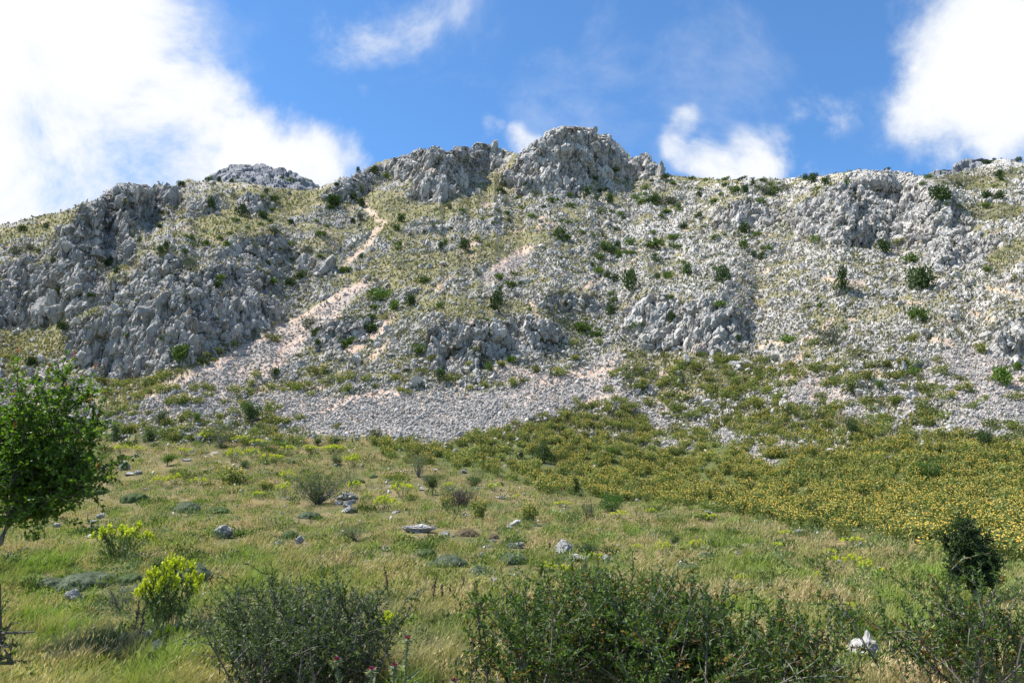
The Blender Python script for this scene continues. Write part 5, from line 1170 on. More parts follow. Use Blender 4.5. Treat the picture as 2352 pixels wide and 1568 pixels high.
LOWG = PTf[(PTf[:, 1] < 16) & (np.abs(PTf[:, 0]) < 12)]
SHR = ((.030, .062, .014), (.115, .180, .036))
s1 = [at(u, 1560, y) for u, y in ((600, 6.9), (650, 6.6), (700, 6.9), (760, 6.5), (820, 6.7), (660, 7.4), (610, 6.3), (720, 6.2), (780, 7.0))]
o = empty('near_shrub', s1[0]); a, b = near_shrub(901, [q_ - s1[0] for q_ in s1], 140, .90, .40, 24, (.034, .056, .018), (.10, .145, .046), .033, 11, 0, .42); link('stems', a, o); link('foliage', b, o); tag(o, 'dark twiggy shrub with many bare grey stems at bottom left of centre', 'shrub', 'near shrubs along the bottom edge')
s2 = [at(u, 1560, y) for u, y in ((1200, 6.4), (1290, 6.7), (1380, 6.6), (1470, 6.3), (1560, 6.7), (1650, 6.3), (1720, 6.6), (1780, 6.4), (1430, 6.1), (1600, 6.0), (1760, 6.0), (1330, 7.2), (1400, 7.2), (1260, 6.1))]
o = empty('near_shrub', s2[0]); a, b = near_shrub(902, [q_ - s2[0] for q_ in s2], 200, 1.02, .32, 30, *SHR, .040, 11, .35, .22, [.85, 1.0, 1.08, .98, .88, .84, .74, .62, 1.0, .84, .66, 1.0, 1.0, .8]); link('stems', a, o); link('foliage', b, o); tag(o, 'large dense green shrub at the bottom right of centre', 'shrub', 'near shrubs along the bottom edge')
s3 = [at(u, 1560, y) for u, y in ((2130, 6.3), (2160, 6.6), (2190, 6.2), (2240, 6.5), (2300, 6.2), (2370, 6.4), (2440, 6.4), (2190, 6.0), (2320, 6.0))]
o = empty('near_shrub', s3[0]); a, b = near_shrub(903, [q_ - s3[0] for q_ in s3], 62, .92, .30, 26, *SHR, .038, 9, .4, .25); link('stems', a, o); link('foliage', b, o); tag(o, 'open green shrub with tall thin sprays at the bottom right corner', 'shrub', 'near shrubs along the bottom edge')

# ------------------------------------------------------------------ the leafy tree at the left edge
def leaf_tree(seed, base, knots, twig_n, leafn, llen, c1, c2, shoots=0, lw=.6, tl=(.18, .45)):
    """trunk through the knots, limbs to the crown points, twigs with leaves; optional young red shoots"""
    r_ = np.random.default_rng(seed); tr, br, lf, rd = Acc(), Acc(), Acc(), Acc()
    trunk, crown = knots; V, F = tube(np.array(trunk), np.linspace(.055, .03, len(trunk)), 8); tr.add(V, F, np.full((len(V), 3), (.20, .18, .16)))
    limbs = []
    for c_ in crown:
        s = np.array(trunk[r_.integers(len(trunk) // 2, len(trunk))], float); e = np.array(c_, float); mid = (s + e) / 2 + r_.normal(0, .07, 3); pl_ = np.array([s, s * .6 + mid * .4, mid, mid * .5 + e * .5, e]); V, F = tube(pl_, np.linspace(.018, .006, 5), 5); br.add(V, F, np.full((len(V), 3), (.11, .095, .08))); limbs.append(pl_)
    for pl_ in limbs:
        for s in range(twig_n):
            i = r_.uniform(1.2, 4); k = min(int(i), 3); p0 = pl_[k] + (pl_[k + 1] - pl_[k]) * (i - k); p2 = wander(r_, p0, r_.normal(size=3) * [1, 1, .8] + np.array([0, 0, .35]), r_.uniform(*tl), 5, .15); V, F = tube(p2, np.linspace(.005, .0018, 6), 3); br.add(V, F, np.full((len(V), 3), (.10, .085, .07)))
            pp, dd = along(r_, p2, leafn, .1, 1); V, F = diamonds(pp, unit(dd * .6 + r_.normal(size=(leafn, 3)) * .8 + np.array([0, 0, -.1])), r_.normal(size=(leafn, 3)) + np.array([0, 0, 1.2]), llen * r_.uniform(.6, 1.2, leafn), llen * lw * r_.uniform(.8, 1.2, leafn), .15); lf.add(V, F, np.repeat(lerpc(c1, c2, r_.uniform(0, 1, leafn)), 4, 0))
    for s in range(shoots):
        e = limbs[s % len(limbs)][-1] if s < len(limbs) else limbs[r_.integers(0, len(limbs))][-1]; p2 = wander(r_, e, (r_.uniform(-.2, .35), r_.uniform(-.2, .2), 1), r_.uniform(.22, .42), 5, .07); V, F = tube(p2, np.linspace(.005, .0018, 6), 3); br.add(V, F, np.full((len(V), 3), (.13, .07, .05)))
        pp, dd = along(r_, p2, 16, .1, .75); V, F = diamonds(pp, unit(dd * .7 + r_.normal(size=(16, 3)) * .7), r_.normal(size=(16, 3)), llen * .9, llen * .5, .15); lf.add(V, F, np.repeat(lerpc(c1, c2, r_.uniform(.5, 1, 16)), 4, 0))
        pp, dd = along(r_, p2, 9, .8, 1); V, F = diamonds(pp, unit(dd * .9 + r_.normal(size=(9, 3)) * .6), r_.normal(size=(9, 3)), llen * .62, llen * .36, .15); rd.add(V, F, np.repeat(lerpc((.22, .05, .02), (.42, .14, .05), r_.uniform(0, 1, 9)), 4, 0))
    out = [('trunk', tr.mesh('trunk', M_BARK)), ('branches', br.mesh('branches', M_BARK)), ('foliage', lf.mesh('foliage', M_LEAF))]
    if shoots: out.append(('red_shoots', rd.mesh('red_shoots', M_PETAL)))
    return out


def ray(u, v, Yd): return np.array([xratio(u, v) * Yd, Yd, kslope(v) * Yd + EYE])


YT = 8.6; tb = at(-75, 1340, YT); o = empty('leafy_tree', tb)
trunk = [q_ - tb for q_ in (tb - [0, 0, .1], ray(-45, 1300, YT), ray(-2, 1245, YT), ray(22, 1200, YT), ray(40, 1130, YT), ray(60, 1050, YT))]
CRN = [(200, 905), (225, 960), (150, 870), (100, 890), (40, 880), (-20, 900), (210, 1010), (130, 950), (60, 960), (0, 970), (180, 990), (100, 1020), (30, 1040), (-40, 1040), (160, 1080), (225, 1100), (205, 1130), (180, 1060), (90, 1100), (20, 1120), (140, 1150), (60, 1170), (-30, 1160), (70, 920), (180, 870), (-70, 960), (-60, 1100), (110, 1190), (215, 1080), (10, 930), (90, 1060), (150, 1020), (120, 1110), (240, 1075)]
crown = [ray(u, v, YT + rng.uniform(-.55, .55)) - tb for u, v in CRN]
for nm, me in leaf_tree(911, tb, (trunk, crown), 34, 20, .052, (.040, .090, .008), (.145, .245, .022), 18): link(nm, me, o)
tag(o, 'leafy green tree with reddish young shoots at the left edge', 'tree')

# small-leaved dark tree at the right edge
YR = 10.4; tb = at(2248, 1400, YR); o = empty('small_leaved_tree', tb)
trunk = [q_ - tb for q_ in (tb - [0, 0, .1], ray(2250, 1400, YR), ray(2243, 1375, YR), ray(2240, 1345, YR), ray(2236, 1310, YR), ray(2230, 1280, YR))]
crown = [ray(2230 + rng.uniform(-1, 1) * 50, v, YR + rng.uniform(-.3, .3)) - tb for v in np.linspace(1215, 1335, 26)] + [ray(u, v, YR + rng.uniform(-.25, .25)) - tb for u, v in ((2205, 1205), (2190, 1225), (2180, 1255), (2178, 1285), (2285, 1260), (2290, 1290), (2285, 1320), (2215, 1195), (2240, 1215), (2265, 1235), (2262, 1335), (2200, 1310))]
for nm, me in leaf_tree(912, tb, (trunk, crown), 34, 26, .028, (.018, .042, .010), (.060, .105, .022), 0, .6, (.08, .2)): link(nm, me, o)
tag(o, 'dark dense small-leaved tree leaning over the flower field at right', 'tree')

# sapling whose leafy sprigs reach in at the lower left corner
YS = 6.6; tb = at(-60, 1600, YS); o = empty('sapling', tb); trunk = [q_ - tb for q_ in (tb - [0, 0, .05], ray(-40, 1560, YS), ray(-20, 1520, YS), ray(-5, 1490, YS))]
crown = [ray(u, v, YS + rng.uniform(-.1, .1)) - tb for u, v in ((25, 1430), (30, 1465), (80, 1450), (20, 1485), (0, 1340), (10, 1490), (-30, 1420), (-40, 1350))]
for nm, me in leaf_tree(913, tb, (trunk, crown), 4, 16, .026, (.028, .060, .008), (.085, .145, .018), 0, .6, (.06, .14)): link(nm, me, o)
tag(o, 'sapling with dark leafy sprigs reaching in at the lower left edge', 'sapling')

# ------------------------------------------------------------------ thistles at the bottom edge
def thistle(o, H, r_):
    st, lf, br, fl = Acc(), Acc(), Acc(), Acc(); pl_ = wander(r_, (0, 0, -.05), (r_.uniform(-.08, .08), 0, 1), H, 8, .04); V, F = tube(pl_, np.linspace(.011, .007, 9), 6); st.add(V, F, np.full((len(V), 3), (.20, .23, .15)))
    n = 150; pp, dd = along(r_, pl_, n, .05, .95); sd_ = unit(np.cross(dd, r_.normal(size=(n, 3)))); V, F = diamonds(pp, unit(sd_ + dd * .3), r_.normal(size=(n, 3)), r_.uniform(.015, .035, n), .010); lf.add(V, F, np.repeat(lerpc((.14, .17, .09), (.30, .33, .22), r_.uniform(0, 1, n)), 4, 0))
    n = 14; pp, dd = along(r_, pl_, n, .1, .7); sd_ = unit(np.cross(dd, r_.normal(size=(n, 3)))); V, F = diamonds(pp, unit(sd_ + dd * .6), r_.normal(size=(n, 3)), r_.uniform(.09, .16, n), .03, .2); lf.add(V, F, np.repeat(lerpc((.12, .15, .08), (.24, .27, .17), r_.uniform(0, 1, n)), 4, 0))
    top = pl_[-1]; v_, f_ = ICO[2]; hb = v_ * [.021, .021, .019] + top; br.add(hb, f_, np.full((len(hb), 3), (.15, .18, .10)))
    n = 70; d = unit(r_.normal(size=(n, 3)) * [1, 1, .5] + [0, 0, -.15]); V, F = diamonds(top + d * .017, d, r_.normal(size=(n, 3)), r_.uniform(.025, .042, n), .006); br.add(V, F, np.repeat(lerpc((.18, .2, .11), (.36, .36, .24), r_.uniform(0, 1, n)), 4, 0))
    n = 80; d = unit(r_.normal(size=(n, 3)) * [.5, .5, .2] + [0, 0, 1]); V, F = diamonds(top + d * .012 + [0, 0, .008], d, r_.normal(size=(n, 3)), .022, .004); fl.add(V, F, np.repeat(lerpc((.14, .012, .05), (.28, .03, .12), r_.uniform(0, 1, n)), 4, 0))
    link('stem', st.mesh('stem', M_LEAF), o); link('leaves', lf.mesh('leaves', M_LEAF), o); h_ = link('flower_head', br.mesh('flower_head', M_LEAF), o); link('petals', fl.mesh('petals', M_PETAL), h_)


for n_, (u, v, Yd, lab) in enumerate([(791, 1500, 5.9, 'purple thistle, leftmost of those at the bottom edge'), (859, 1522, 5.8, 'short purple thistle left of the tallest one'), (927, 1455, 5.9, 'tallest purple thistle standing at the bottom edge'), (906, 1516, 5.8, 'thin thistle bud just left of the tallest thistle'), (1046, 1548, 5.8, 'low thistle bud at the bottom edge right of the tallest')]):
    b = at(u, 1600, Yd); top = ray(u, v, Yd); o = empty('thistle', b); thistle(o, top[2] - b[2], np.random.default_rng(930 + n_)); tag(o, lab, 'thistle', 'thistles at the bottom edge')
# ------------------------------------------------------------------ grass, field of flowers, herbs
rng = np.random.default_rng(55)


def tinted(pos, s):
    """patchy ripeness of the grass at a place, 0 green .. 1 straw"""
    p = pos.astype(f32).copy(); p[:, 2] = 0
    return np.clip(0.56 + 1.6 * fbm(p / np.array([2.0, 3.2, 1], f32), 3, s) + 0.35 * fbm(p / 0.6, 2, s + 5), 0, 1)


def blades(pos, h, wid, lean, C1, C2, rng):
    """three-triangle blades, bent over by the wind"""
    n = len(pos); t = rng.uniform(0, 6.28, n); side = np.stack([np.cos(t), np.sin(t), 0 * t], 1)
    ld = unit(np.stack([0.7 + 0.7 * rng.normal(size=n), 0.7 * rng.normal(size=n), 0 * t], 1)) * lean[:, None]
    w_ = (wid * 0.5)[:, None] * side; h_ = h[:, None]; up = np.array([[0, 0, 1.0]])
    a, b = pos - w_, pos + w_; mid = pos + up * h_ * 0.55 + ld * h_ * 0.25
    c_, d_ = mid - w_ * 0.8, mid + w_ * 0.8; tip = pos + up * h_ * (1 - 0.25 * lean[:, None]) + ld * h_ * 0.85
    V = np.stack([a, b, c_, d_, tip], 1).reshape(-1, 3); k = np.arange(n)[:, None] * 5
    F = np.concatenate([k + np.array([[0, 1, 3]]), k + np.array([[0, 3, 2]]), k + np.array([[2, 3, 4]])])
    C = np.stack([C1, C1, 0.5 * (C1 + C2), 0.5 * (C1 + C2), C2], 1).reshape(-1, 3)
    return V, F, C


R_mead = sstep(985, 1030, RVV) * (1 - 0.75 * R_field) * (1 - 0.85 * R_scree)
u, v = sample_px(430000, -260, 2620, 985, 1640, R_mead, rng)
vv = 1640 - (1640 - v)  # even over the visible sward
gi_ = ground(u, v); pos = PTf[gi_].copy(); m = mpp(pos); pos[:, 0] += rng.uniform(-2.5, 2.5, len(u)) * m; pos[:, 1] += rng.uniform(-2.5, 2.5, len(u)) * m * 4; pos[:, 2] -= 0.03
st = tinted(pos, 201); blu = sstep(0.05, 0.45, fbm((pos / np.array([3.5, 5, 1])).astype(f32), 2, 207)); lush = sstep(0.12, 0.42, fbm((pos / np.array([1.3, 2.2, 1])).astype(f32), 2, 209))
r = rng.uniform(0, 1, len(u)); st = np.clip((st - .5) * 1.25 + .46 + rng.normal(0, .16, len(u)) - .75 * lush, 0, 1)
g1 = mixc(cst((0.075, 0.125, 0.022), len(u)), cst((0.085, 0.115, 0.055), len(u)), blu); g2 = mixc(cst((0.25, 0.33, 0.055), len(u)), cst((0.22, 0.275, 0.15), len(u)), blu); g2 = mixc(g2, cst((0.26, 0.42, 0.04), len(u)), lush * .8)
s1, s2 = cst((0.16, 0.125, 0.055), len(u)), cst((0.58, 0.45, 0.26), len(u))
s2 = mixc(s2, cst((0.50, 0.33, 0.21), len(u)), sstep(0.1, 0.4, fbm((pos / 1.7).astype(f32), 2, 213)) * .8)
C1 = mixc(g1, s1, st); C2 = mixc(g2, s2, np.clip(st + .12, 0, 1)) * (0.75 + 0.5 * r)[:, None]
clump = 0.6 + 0.8 * sstep(-.3, .4, fbm((pos / 0.45).astype(f32), 2, 215))
h = (0.11 + 0.19 * rng.uniform(0, 1, len(u)) ** 1.6) * clump * (1 + .25 * lush) * (1 - .8 * rs(R_keep, u, v)); wid = np.maximum(0.0055, m * 1.5) * rng.uniform(.6, 1.2, len(u))
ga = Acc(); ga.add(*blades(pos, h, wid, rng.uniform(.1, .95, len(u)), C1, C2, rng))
# seed heads of the ripe grass
sel_ = np.nonzero((st > .55) & (rng.uniform(0, 1, len(u)) < .13))[0]
tip = pos[sel_] + np.array([0, 0, 1.0]) * (h[sel_] * 1.15)[:, None]
ax = np.stack([.5 + .4 * rng.normal(size=len(sel_)), .4 * rng.normal(size=len(sel_)), np.full(len(sel_), .9)], 1)
V, F = diamonds(tip, ax, rng.normal(size=(len(sel_), 3)), .05 * rng.uniform(.7, 1.4, len(sel_)), np.maximum(.007, m[sel_] * 1.1)); ga.add(V, F, np.repeat(C2[sel_] * 1.15, 4, 0))
tag(link('grass', ga.mesh('grass', M_GRASS)), 'tall mixed green and straw coloured grass of the foreground meadow', kind='stuff')

# short turf and dry tussocks between the rocks on the slope
R_turf = R_mtn * (0.36 + 0.5 * np.clip(R_grass + R_field, 0, 1)) * (1 - 0.93 * R_scree) * (1 - 0.85 * R_crag) * (1 - 0.8 * R_soil)
u, v = sample_px(260000, -260, 2620, 380, 1030, R_turf, rng)
gi_ = ground(u, v); pos = PTf[gi_] + rng.normal(0, .15, (len(u), 3)) * np.array([1, 1, .1]); m = mpp(pos)
st = np.clip(0.5 + 1.0 * fbm((pos / 5).astype(f32), 3, 221) + rng.normal(0, .25, len(u)), 0, 1)
C1 = mixc(cst((0.08, 0.092, 0.036), len(u)), cst((0.165, 0.145, 0.075), len(u)), st); C2 = mixc(cst((0.145, 0.155, 0.062), len(u)), cst((0.28, 0.25, 0.145), len(u)), st)
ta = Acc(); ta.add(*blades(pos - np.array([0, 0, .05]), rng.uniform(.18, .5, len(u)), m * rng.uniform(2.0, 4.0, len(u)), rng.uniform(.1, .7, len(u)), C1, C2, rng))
tag(link('turf', ta.mesh('turf', M_GRASS)), 'dry olive turf and tussocks between the rocks on the slope', kind='stuff')

# ---- the dense field of yellow flowers: nearest bushes are things, the rest one mass
R_fl = R_field * (0.25 + 0.75 * sstep(-.25, .2, n2(RUU / 40, RVV / 18, 231, 3))) * (1 - .55 * R_scree)
cu, cv = sample_px(12000, -200, 2600, 905, 1310, R_fl, rng)
gi_ = ground(cu, cv); cp = PTf[gi_]; keep = np.zeros(len(cu), bool); cell = set()
o_ = np.argsort(cp[:, 1])
for k in o_:                                  # keep bushes about half a metre apart
    key = (int(cp[k, 0] / .66), int(cp[k, 1] / .95))
    if key not in cell: cell.add(key); keep[k] = True
cu, cv, cp = cu[keep], cv[keep], cp[keep]
rich = np.clip(.62 + .9 * fbm((cp / 7).astype(f32), 3, 241) + .35 * sstep(980, 1150, cv) - .25 * sstep(1010, 950, cv), .12, 1)
rad = rng.uniform(.42, .72, len(cu)) * (1 + .1 * rng.normal(size=len(cu))); hh = rng.uniform(.5, .85, len(cu))
near = np.zeros(len(cu), bool); near[np.argsort(-cv)[:185]] = True
near &= (cu > -20) & (cu < 2372)
fa, fb = Acc(), Acc(); rz = rng.uniform(0, 6.28, len(cu)); var = rng.integers(0, 6, len(cu))
Mz = np.zeros((len(cu), 3, 3)); Mz[:, 0, 0] = np.cos(rz) * rad; Mz[:, 0, 1] = -np.sin(rz) * rad; Mz[:, 1, 0] = np.sin(rz) * rad; Mz[:, 1, 1] = np.cos(rz) * rad; Mz[:, 2, 2] = hh
for k in range(6):
    a, b = phl_raw[k]
    s_ = (var == k) & ~near
    pv_, pf_, pc_ = np.concatenate(a.V), np.concatenate(a.F), np.concatenate(a.C)
    fa.inst(pv_, pf_, pc_, Mz[s_], cp[s_] - np.array([0, 0, .05]), rng.uniform(.75, 1.25, s_.sum()))
    for lo, hi, frac in ((0, .35, .25), (.35, .65, .6), (.65, 1.1, 1.0)):
        q_ = s_ & (rich >= lo) & (rich < hi)
        if q_.any():
            nb = max(1, int(len(b.V) * frac)); pv_, pf_, pc_ = np.concatenate(b.V[:nb]), np.concatenate(b.F[:nb]), np.concatenate(b.C[:nb])
            fb.inst(pv_, pf_, pc_, Mz[q_], cp[q_] - np.array([0, 0, .05]))
NEAR_WHERE = [(1150, 'lower edge of the flower field near the middle'), (1500, 'lower edge of the flower field right of the middle'), (1800, 'lower edge of the flower field by the olive bush'), (2080, 'lower edge of the flower field left of the dark tree'), (2240, 'flower field behind the dark right-hand tree'), (3000, 'flower field at the right edge of the picture')]
for k in np.nonzero(near)[0]:
    o = link('flowering_shrub', phl_me[var[k]]); o.location = cp[k] - np.array([0, 0, .05]); o.rotation_euler = (0, 0, rz[k]); o.scale = (rad[k], rad[k], hh[k])
    wt = next(t for x, t in NEAR_WHERE if cu[k] < x)
    tag(o, f'yellow-flowered bush, {wt}', 'flowering bush', f'flowering bushes, {wt}')

# scattered bushes on the stony ground between the scree tongues and along the scree foot
R_sp = np.maximum(poly_mask([(1420, 880), (1440, 815), (1560, 815), (1740, 820), (1900, 850), (2050, 840), (2150, 850), (2352, 870), (2600, 880), (2600, 1040), (2352, 1030), (2200, 1000), (2050, 955), (1900, 930), (1720, 910), (1560, 985), (1480, 930)], 12),
                  .8 * poly_mask([(200, 1010), (215, 930), (330, 900), (450, 880), (560, 900), (700, 880), (820, 870), (900, 890), (860, 910), (700, 930), (640, 965), (800, 1005), (850, 1015), (400, 1015)], 12))
R_sp = np.maximum(R_sp, poly_mask([(225, 935), (225, 880), (330, 878), (430, 838), (560, 775), (680, 712), (690, 722), (570, 790), (440, 852), (345, 905)], 7))
R_sp = R_sp * sstep(-.12, .22, n2(RUU / 34, RVV / 16, 261, 3)) * (1 - .72 * R_scree) * (1 - R_field)
su, sv = sample_px(5600, 150, 2600, 705, 1020, R_sp, rng); sp_ = PTf[ground(su, sv)]; m = mpp(sp_); keep = np.zeros(len(su), bool); cell = set()
for k in range(len(su)):
    key = (int(sp_[k, 0] / .8), int(sp_[k, 1] / 1.1))
    if key not in cell: cell.add(key); keep[k] = True
su, sv, sp_ = su[keep], sv[keep], sp_[keep]; rr = rng.uniform(.35, .85, len(su)); var2 = rng.integers(0, 6, len(su)); yel = rng.uniform(0, 1, len(su))
Ms = np.zeros((len(su), 3, 3)); Ms[:, 0, 0] = rr; Ms[:, 1, 1] = rr; Ms[:, 2, 2] = rr * rng.uniform(.9, 1.2, len(su))
for k in range(6):
    a, b = phl_raw[k]; s_ = var2 == k
    fa.inst(np.concatenate(a.V), np.concatenate(a.F), np.concatenate(a.C), Ms[s_], sp_[s_] - np.array([0, 0, .05]), rng.uniform(.7, 1.2, s_.sum()))
    for lo, hi, frac in ((.35, .7, .3), (.7, 1.1, .8)):
        q_ = s_ & (yel >= lo) & (yel < hi); nb = max(1, int(len(b.V) * frac))
        if q_.any(): fb.inst(np.concatenate(b.V[:nb]), np.concatenate(b.F[:nb]), np.concatenate(b.C[:nb]), Ms[q_], sp_[q_] - np.array([0, 0, .05]))
tag(link('flowering_shrubbery', joined('flowering_shrubbery', fa, fb, M_GRASS, M_PETAL)), 'dense mass of yellow-flowered bushes filling the field below the scree', kind='stuff')

# ---- low leafy herbs all over the meadow
hp = []
for s in range(5):
    r_ = np.random.default_rng(900 + s); a = Acc(); n = 46; t = r_.uniform(0, 6.28, n); q_ = np.sqrt(r_.uniform(0, 1, n)); z = r_.uniform(.1, 1, n) * (1 - .5 * q_)
    p_ = np.stack([np.cos(t) * q_, np.sin(t) * q_, z], 1)
    V, F = diamonds(p_, np.stack([np.cos(t) * q_, np.sin(t) * q_, .5 + 0 * t], 1) + .4 * r_.normal(size=(n, 3)), r_.normal(size=(n, 3)), r_.uniform(.25, .5, n), .15)
    a.add(V, F, np.repeat(r_.uniform(.6, 1.2, n), 4)[:, None] * np.ones((1, 3))); hp.append(a)
u, v = sample_px(11000, -200, 2560, 1000, 1600, sstep(985, 1030, RVV) * (1 - .9 * R_field) * (.25 + .75 * sstep(-.1, .35, n2(RUU / 90, RVV / 45, 251, 3))), rng)
gi_ = ground(u, v); pos = PTf[gi_]; ha = Acc(); m = mpp(pos); rr = rng.uniform(.07, .2, len(u)) * (.55 + pos[:, 1] / 42); var = rng.integers(0, 5, len(u)); kind_ = fbm((pos / 3).astype(f32), 2, 255) + rng.normal(0, .2, len(u))
pal = np.where((kind_ > .15)[:, None], np.array([[.17, .22, .11]]), np.where((kind_ < -.32)[:, None], np.array([[.07, .105, .03]]), np.where((kind_ > -.1)[:, None], np.array([[.13, .19, .035]]), np.array([[.27, .31, .09]])))) * rng.uniform(.75, 1.2, (len(u), 1))
for k in range(5):
    s_ = var == k; a = hp[k]
    Mz = np.zeros((s_.sum(), 3, 3)); Mz[:, 0, 0] = rr[s_]; Mz[:, 1, 1] = rr[s_]; Mz[:, 2, 2] = rr[s_] * rng.uniform(.8, 1.6, s_.sum())
    ha.inst(np.concatenate(a.V), np.concatenate(a.F), np.concatenate(a.C), Mz, pos[s_], pal[s_])
u, v = sample_px(900, -200, 2560, 1010, 1540, sstep(1000, 1040, RVV) * (1 - .95 * R_field) * (.3 + .7 * sstep(-.1, .3, n2(RUU / 120, RVV / 50, 271, 3))), rng)
pos = PTf[ground(u, v)]; rr = rng.uniform(.16, .42, len(u)) * (.6 + pos[:, 1] / 60); pal = np.where((rng.uniform(0, 1, len(u)) < .55)[:, None], np.array([[.075, .115, .03]]), np.array([[.15, .205, .06]])) * rng.uniform(.75, 1.3, (len(u), 1)); r3 = rng.uniform(.6, 1.1, len(u))
for rep in range(5):
    for k in range(5):
        s_ = rng.integers(0, 5, len(u)) == k; a = hp[k]; Mz = np.zeros((s_.sum(), 3, 3)); t = rng.uniform(0, 6.28, s_.sum()); q_ = rr[s_] * .55; Mz[:, 0, 0] = q_ * np.cos(t); Mz[:, 0, 1] = -q_ * np.sin(t); Mz[:, 1, 0] = q_ * np.sin(t); Mz[:, 1, 1] = q_ * np.cos(t); Mz[:, 2, 2] = q_ * 1.3 * r3[s_]
        ha.inst(np.concatenate(a.V), np.concatenate(a.F), np.concatenate(a.C), Mz, pos[s_] + rng.normal(0, .4, (s_.sum(), 3)) * rr[s_][:, None] * [1, 1, .1], pal[s_])
tag(link('meadow_herbs', ha.mesh('meadow_herbs', M_GRASS)), 'low leafy herbs growing through the meadow grass', kind='stuff')
SKY_TINT = (0.70, 1.02, 1.22)
CLOUD_RGB = (5.6, 5.65, 5.75, 1)
CLOUD_SHADE = (4.2, 4.55, 5.1, 1)
EXPOSURE = 0.92
# ------------------------------------------------------------------ daylight, clouds, camera
SUN_EL, SUN_AZ = math.radians(57), math.radians(-83)     # azimuth from the view direction, negative = left
sd = (math.sin(SUN_AZ) * math.cos(SUN_EL), math.cos(SUN_AZ) * math.cos(SUN_EL), math.sin(SUN_EL))
sun = bpy.data.lights.new('sun', 'SUN'); sun.energy = 5.0; sun.angle = math.radians(0.55); sun.color = (1.0, 0.955, 0.89)
so = link('sun', sun)
from mathutils import Vector
so.rotation_euler = Vector(sd).to_track_quat('Z', 'Y').to_euler()
so.location = (-30, 0, 80)

w = bpy.data.worlds.new('World'); SC.world = w; w.use_nodes = True
nt = w.node_tree; N = nt.nodes; L = nt.links; N.clear()
out = N.new('ShaderNodeOutputWorld'); bg = N.new('ShaderNodeBackground')
sky = N.new('ShaderNodeTexSky'); sky.sky_type = 'NISHITA'; sky.sun_disc = False
sky.sun_elevation = SUN_EL; sky.sun_rotation = math.atan2(sd[0], sd[1])
sky.air_density = 1.0; sky.dust_density = 0.1; sky.ozone_density = 3.0; sky.altitude = 1200
bg.inputs['Strength'].default_value = 0.1
tc = N.new('ShaderNodeTexCoord')


def cdir(u, v):
    d = np.array([xratio(u, v), 1.0, kslope(v)]); return d / np.linalg.norm(d)


# drifting vapour: soft round masses in sky directions, torn by noise
BLOBS = [(60, 60, 330, 1.25), (270, 10, 110, .75), (120, 330, 330, 1.0), (380, 330, 190, 1.0), (560, 370, 150, 1.15), (700, 400, 130, 1.1), (800, 370, 90, .7), (845, 250, 55, .42), (780, 250, 50, .3), (200, 200, 150, .9),
         (2330, 100, 250, 1.3), (2260, 190, 170, 1.0), (2330, 290, 110, .9), (2120, 30, 110, .36), (1190, 325, 50, .42), (1115, 300, 42, .3), (1590, 295, 60, .32), (1570, 350, 60, .38), (1640, 390, 80, .58),
         (1720, 390, 90, .58), (1770, 325, 60, .36), (1860, 410, 70, .42), (1880, 240, 80, .36), (790, 115, 95, .31), (870, 80, 95, .31), (950, 45, 90, .28), (1040, 12, 80, .22), (2010, 200, 70, .16), (545, 190, 60, .12)]
nz = N.new('ShaderNodeTexNoise'); nz.inputs['Scale'].default_value = 5.0; nz.inputs['Detail'].default_value = 10; nz.inputs['Roughness'].default_value = 0.64; nz.inputs['Distortion'].default_value = 0.35
L.new(tc.outputs['Generated'], nz.inputs['Vector'])
nz3 = N.new('ShaderNodeTexNoise'); nz3.inputs['Scale'].default_value = 6.5; nz3.inputs['Detail'].default_value = 4
L.new(tc.outputs['Generated'], nz3.inputs['Vector'])
sub = N.new('ShaderNodeVectorMath'); sub.operation = 'SUBTRACT'; sub.inputs[1].default_value = (.5, .5, .5)
L.new(nz3.outputs['Color'], sub.inputs[0])
wr = N.new('ShaderNodeVectorMath'); wr.operation = 'MULTIPLY_ADD'; wr.inputs[1].default_value = (.12, .12, .12)
L.new(sub.outputs[0], wr.inputs[0]); L.new(tc.outputs['Generated'], wr.inputs[2])
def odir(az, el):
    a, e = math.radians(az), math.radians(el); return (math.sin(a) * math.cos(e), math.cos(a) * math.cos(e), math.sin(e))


BLOBS += [(odir(-75, 25), .4, .8), (odir(75, 25), .45, .8), (odir(180, 35), .5, .7)]  # unseen clouds added beyond the frame to whiten the ambient fill
acc = None
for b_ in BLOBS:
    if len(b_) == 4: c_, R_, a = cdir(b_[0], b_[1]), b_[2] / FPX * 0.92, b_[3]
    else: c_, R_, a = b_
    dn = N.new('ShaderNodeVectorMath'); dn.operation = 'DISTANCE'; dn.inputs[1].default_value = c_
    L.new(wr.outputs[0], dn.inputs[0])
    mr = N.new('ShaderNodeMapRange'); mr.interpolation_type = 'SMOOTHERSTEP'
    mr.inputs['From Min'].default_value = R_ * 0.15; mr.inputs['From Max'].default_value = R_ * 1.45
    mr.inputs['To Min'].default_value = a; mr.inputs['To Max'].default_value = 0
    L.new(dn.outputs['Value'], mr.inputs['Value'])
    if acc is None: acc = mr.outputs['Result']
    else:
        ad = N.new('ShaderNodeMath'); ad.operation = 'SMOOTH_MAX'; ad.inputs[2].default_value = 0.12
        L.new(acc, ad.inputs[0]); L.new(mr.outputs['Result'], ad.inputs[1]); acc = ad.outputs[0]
m1 = N.new('ShaderNodeMath'); m1.operation = 'MULTIPLY_ADD'; m1.inputs[1].default_value = 3.2; m1.inputs[2].default_value = -1.6
L.new(nz.outputs['Fac'], m1.inputs[0])
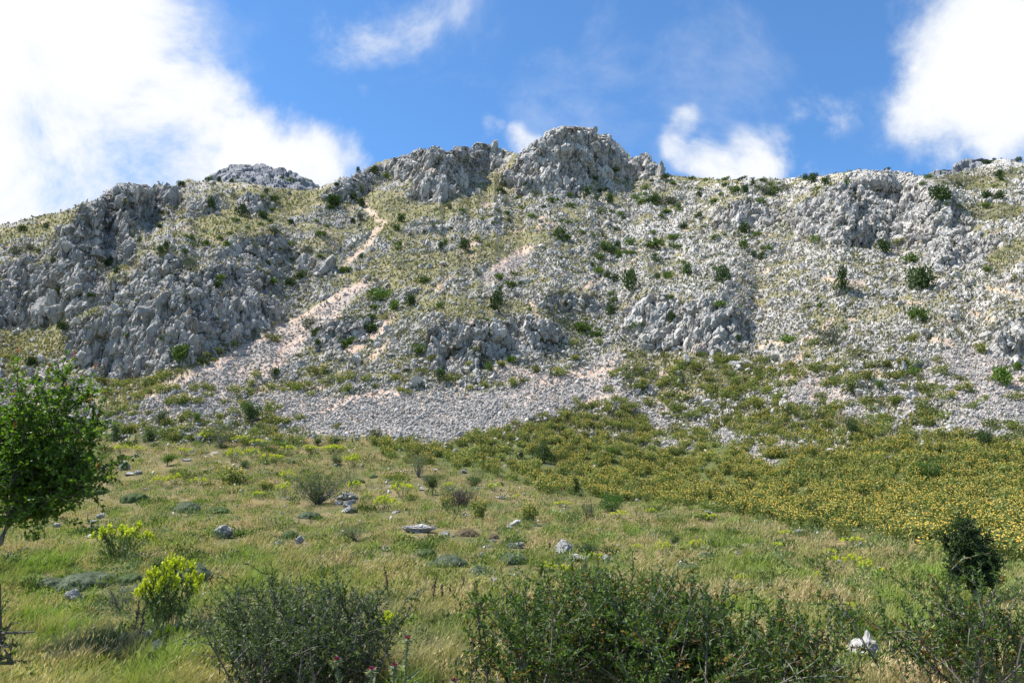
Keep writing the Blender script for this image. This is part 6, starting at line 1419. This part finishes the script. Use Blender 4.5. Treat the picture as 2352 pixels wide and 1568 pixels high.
# noise only tears where there is vapour
m2 = N.new('ShaderNodeMath'); m2.operation = 'ADD'; L.new(acc, m2.inputs[0]); L.new(m1.outputs[0], m2.inputs[1])
cov = N.new('ShaderNodeMapRange'); cov.interpolation_type = 'SMOOTHSTEP'
cov.inputs['From Min'].default_value = 0.10; cov.inputs['From Max'].default_value = 1.02
L.new(m2.outputs[0], cov.inputs['Value'])
gate = N.new('ShaderNodeMapRange'); gate.inputs['From Min'].default_value = 0.02; gate.inputs['From Max'].default_value = 0.30
L.new(acc, gate.inputs['Value'])
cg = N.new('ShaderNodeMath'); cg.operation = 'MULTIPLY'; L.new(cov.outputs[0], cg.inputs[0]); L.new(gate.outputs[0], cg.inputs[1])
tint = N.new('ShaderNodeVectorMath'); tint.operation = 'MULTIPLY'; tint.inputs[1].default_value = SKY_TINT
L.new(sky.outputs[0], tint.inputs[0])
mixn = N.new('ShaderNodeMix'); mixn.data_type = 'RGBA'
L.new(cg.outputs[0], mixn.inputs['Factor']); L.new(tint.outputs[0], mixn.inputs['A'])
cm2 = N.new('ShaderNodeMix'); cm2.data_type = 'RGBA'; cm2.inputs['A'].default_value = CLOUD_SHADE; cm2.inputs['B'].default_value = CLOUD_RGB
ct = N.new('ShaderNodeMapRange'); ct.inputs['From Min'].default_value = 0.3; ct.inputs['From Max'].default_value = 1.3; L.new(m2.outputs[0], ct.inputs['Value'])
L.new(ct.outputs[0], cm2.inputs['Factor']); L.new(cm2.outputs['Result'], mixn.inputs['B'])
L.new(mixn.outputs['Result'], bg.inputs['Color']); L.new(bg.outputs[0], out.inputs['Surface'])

cam = bpy.data.cameras.new('camera'); cam.lens = 28.0; cam.sensor_width = 36.0; cam.clip_start = 0.05; cam.clip_end = 20000
co = link('camera', cam); co.location = (0, 0, EYE); co.rotation_euler = (math.radians(90 + 12), 0, 0)
SC.camera = co
SC.view_settings.view_transform = 'Standard'; SC.view_settings.look = 'None'; SC.view_settings.exposure = EXPOSURE; SC.view_settings.gamma = 1.0
SC.render.engine = 'CYCLES'
SC.cycles.max_bounces = 6; SC.cycles.diffuse_bounces = 3; SC.cycles.transparent_max_bounces = 4; SC.cycles.transmission_bounces = 3
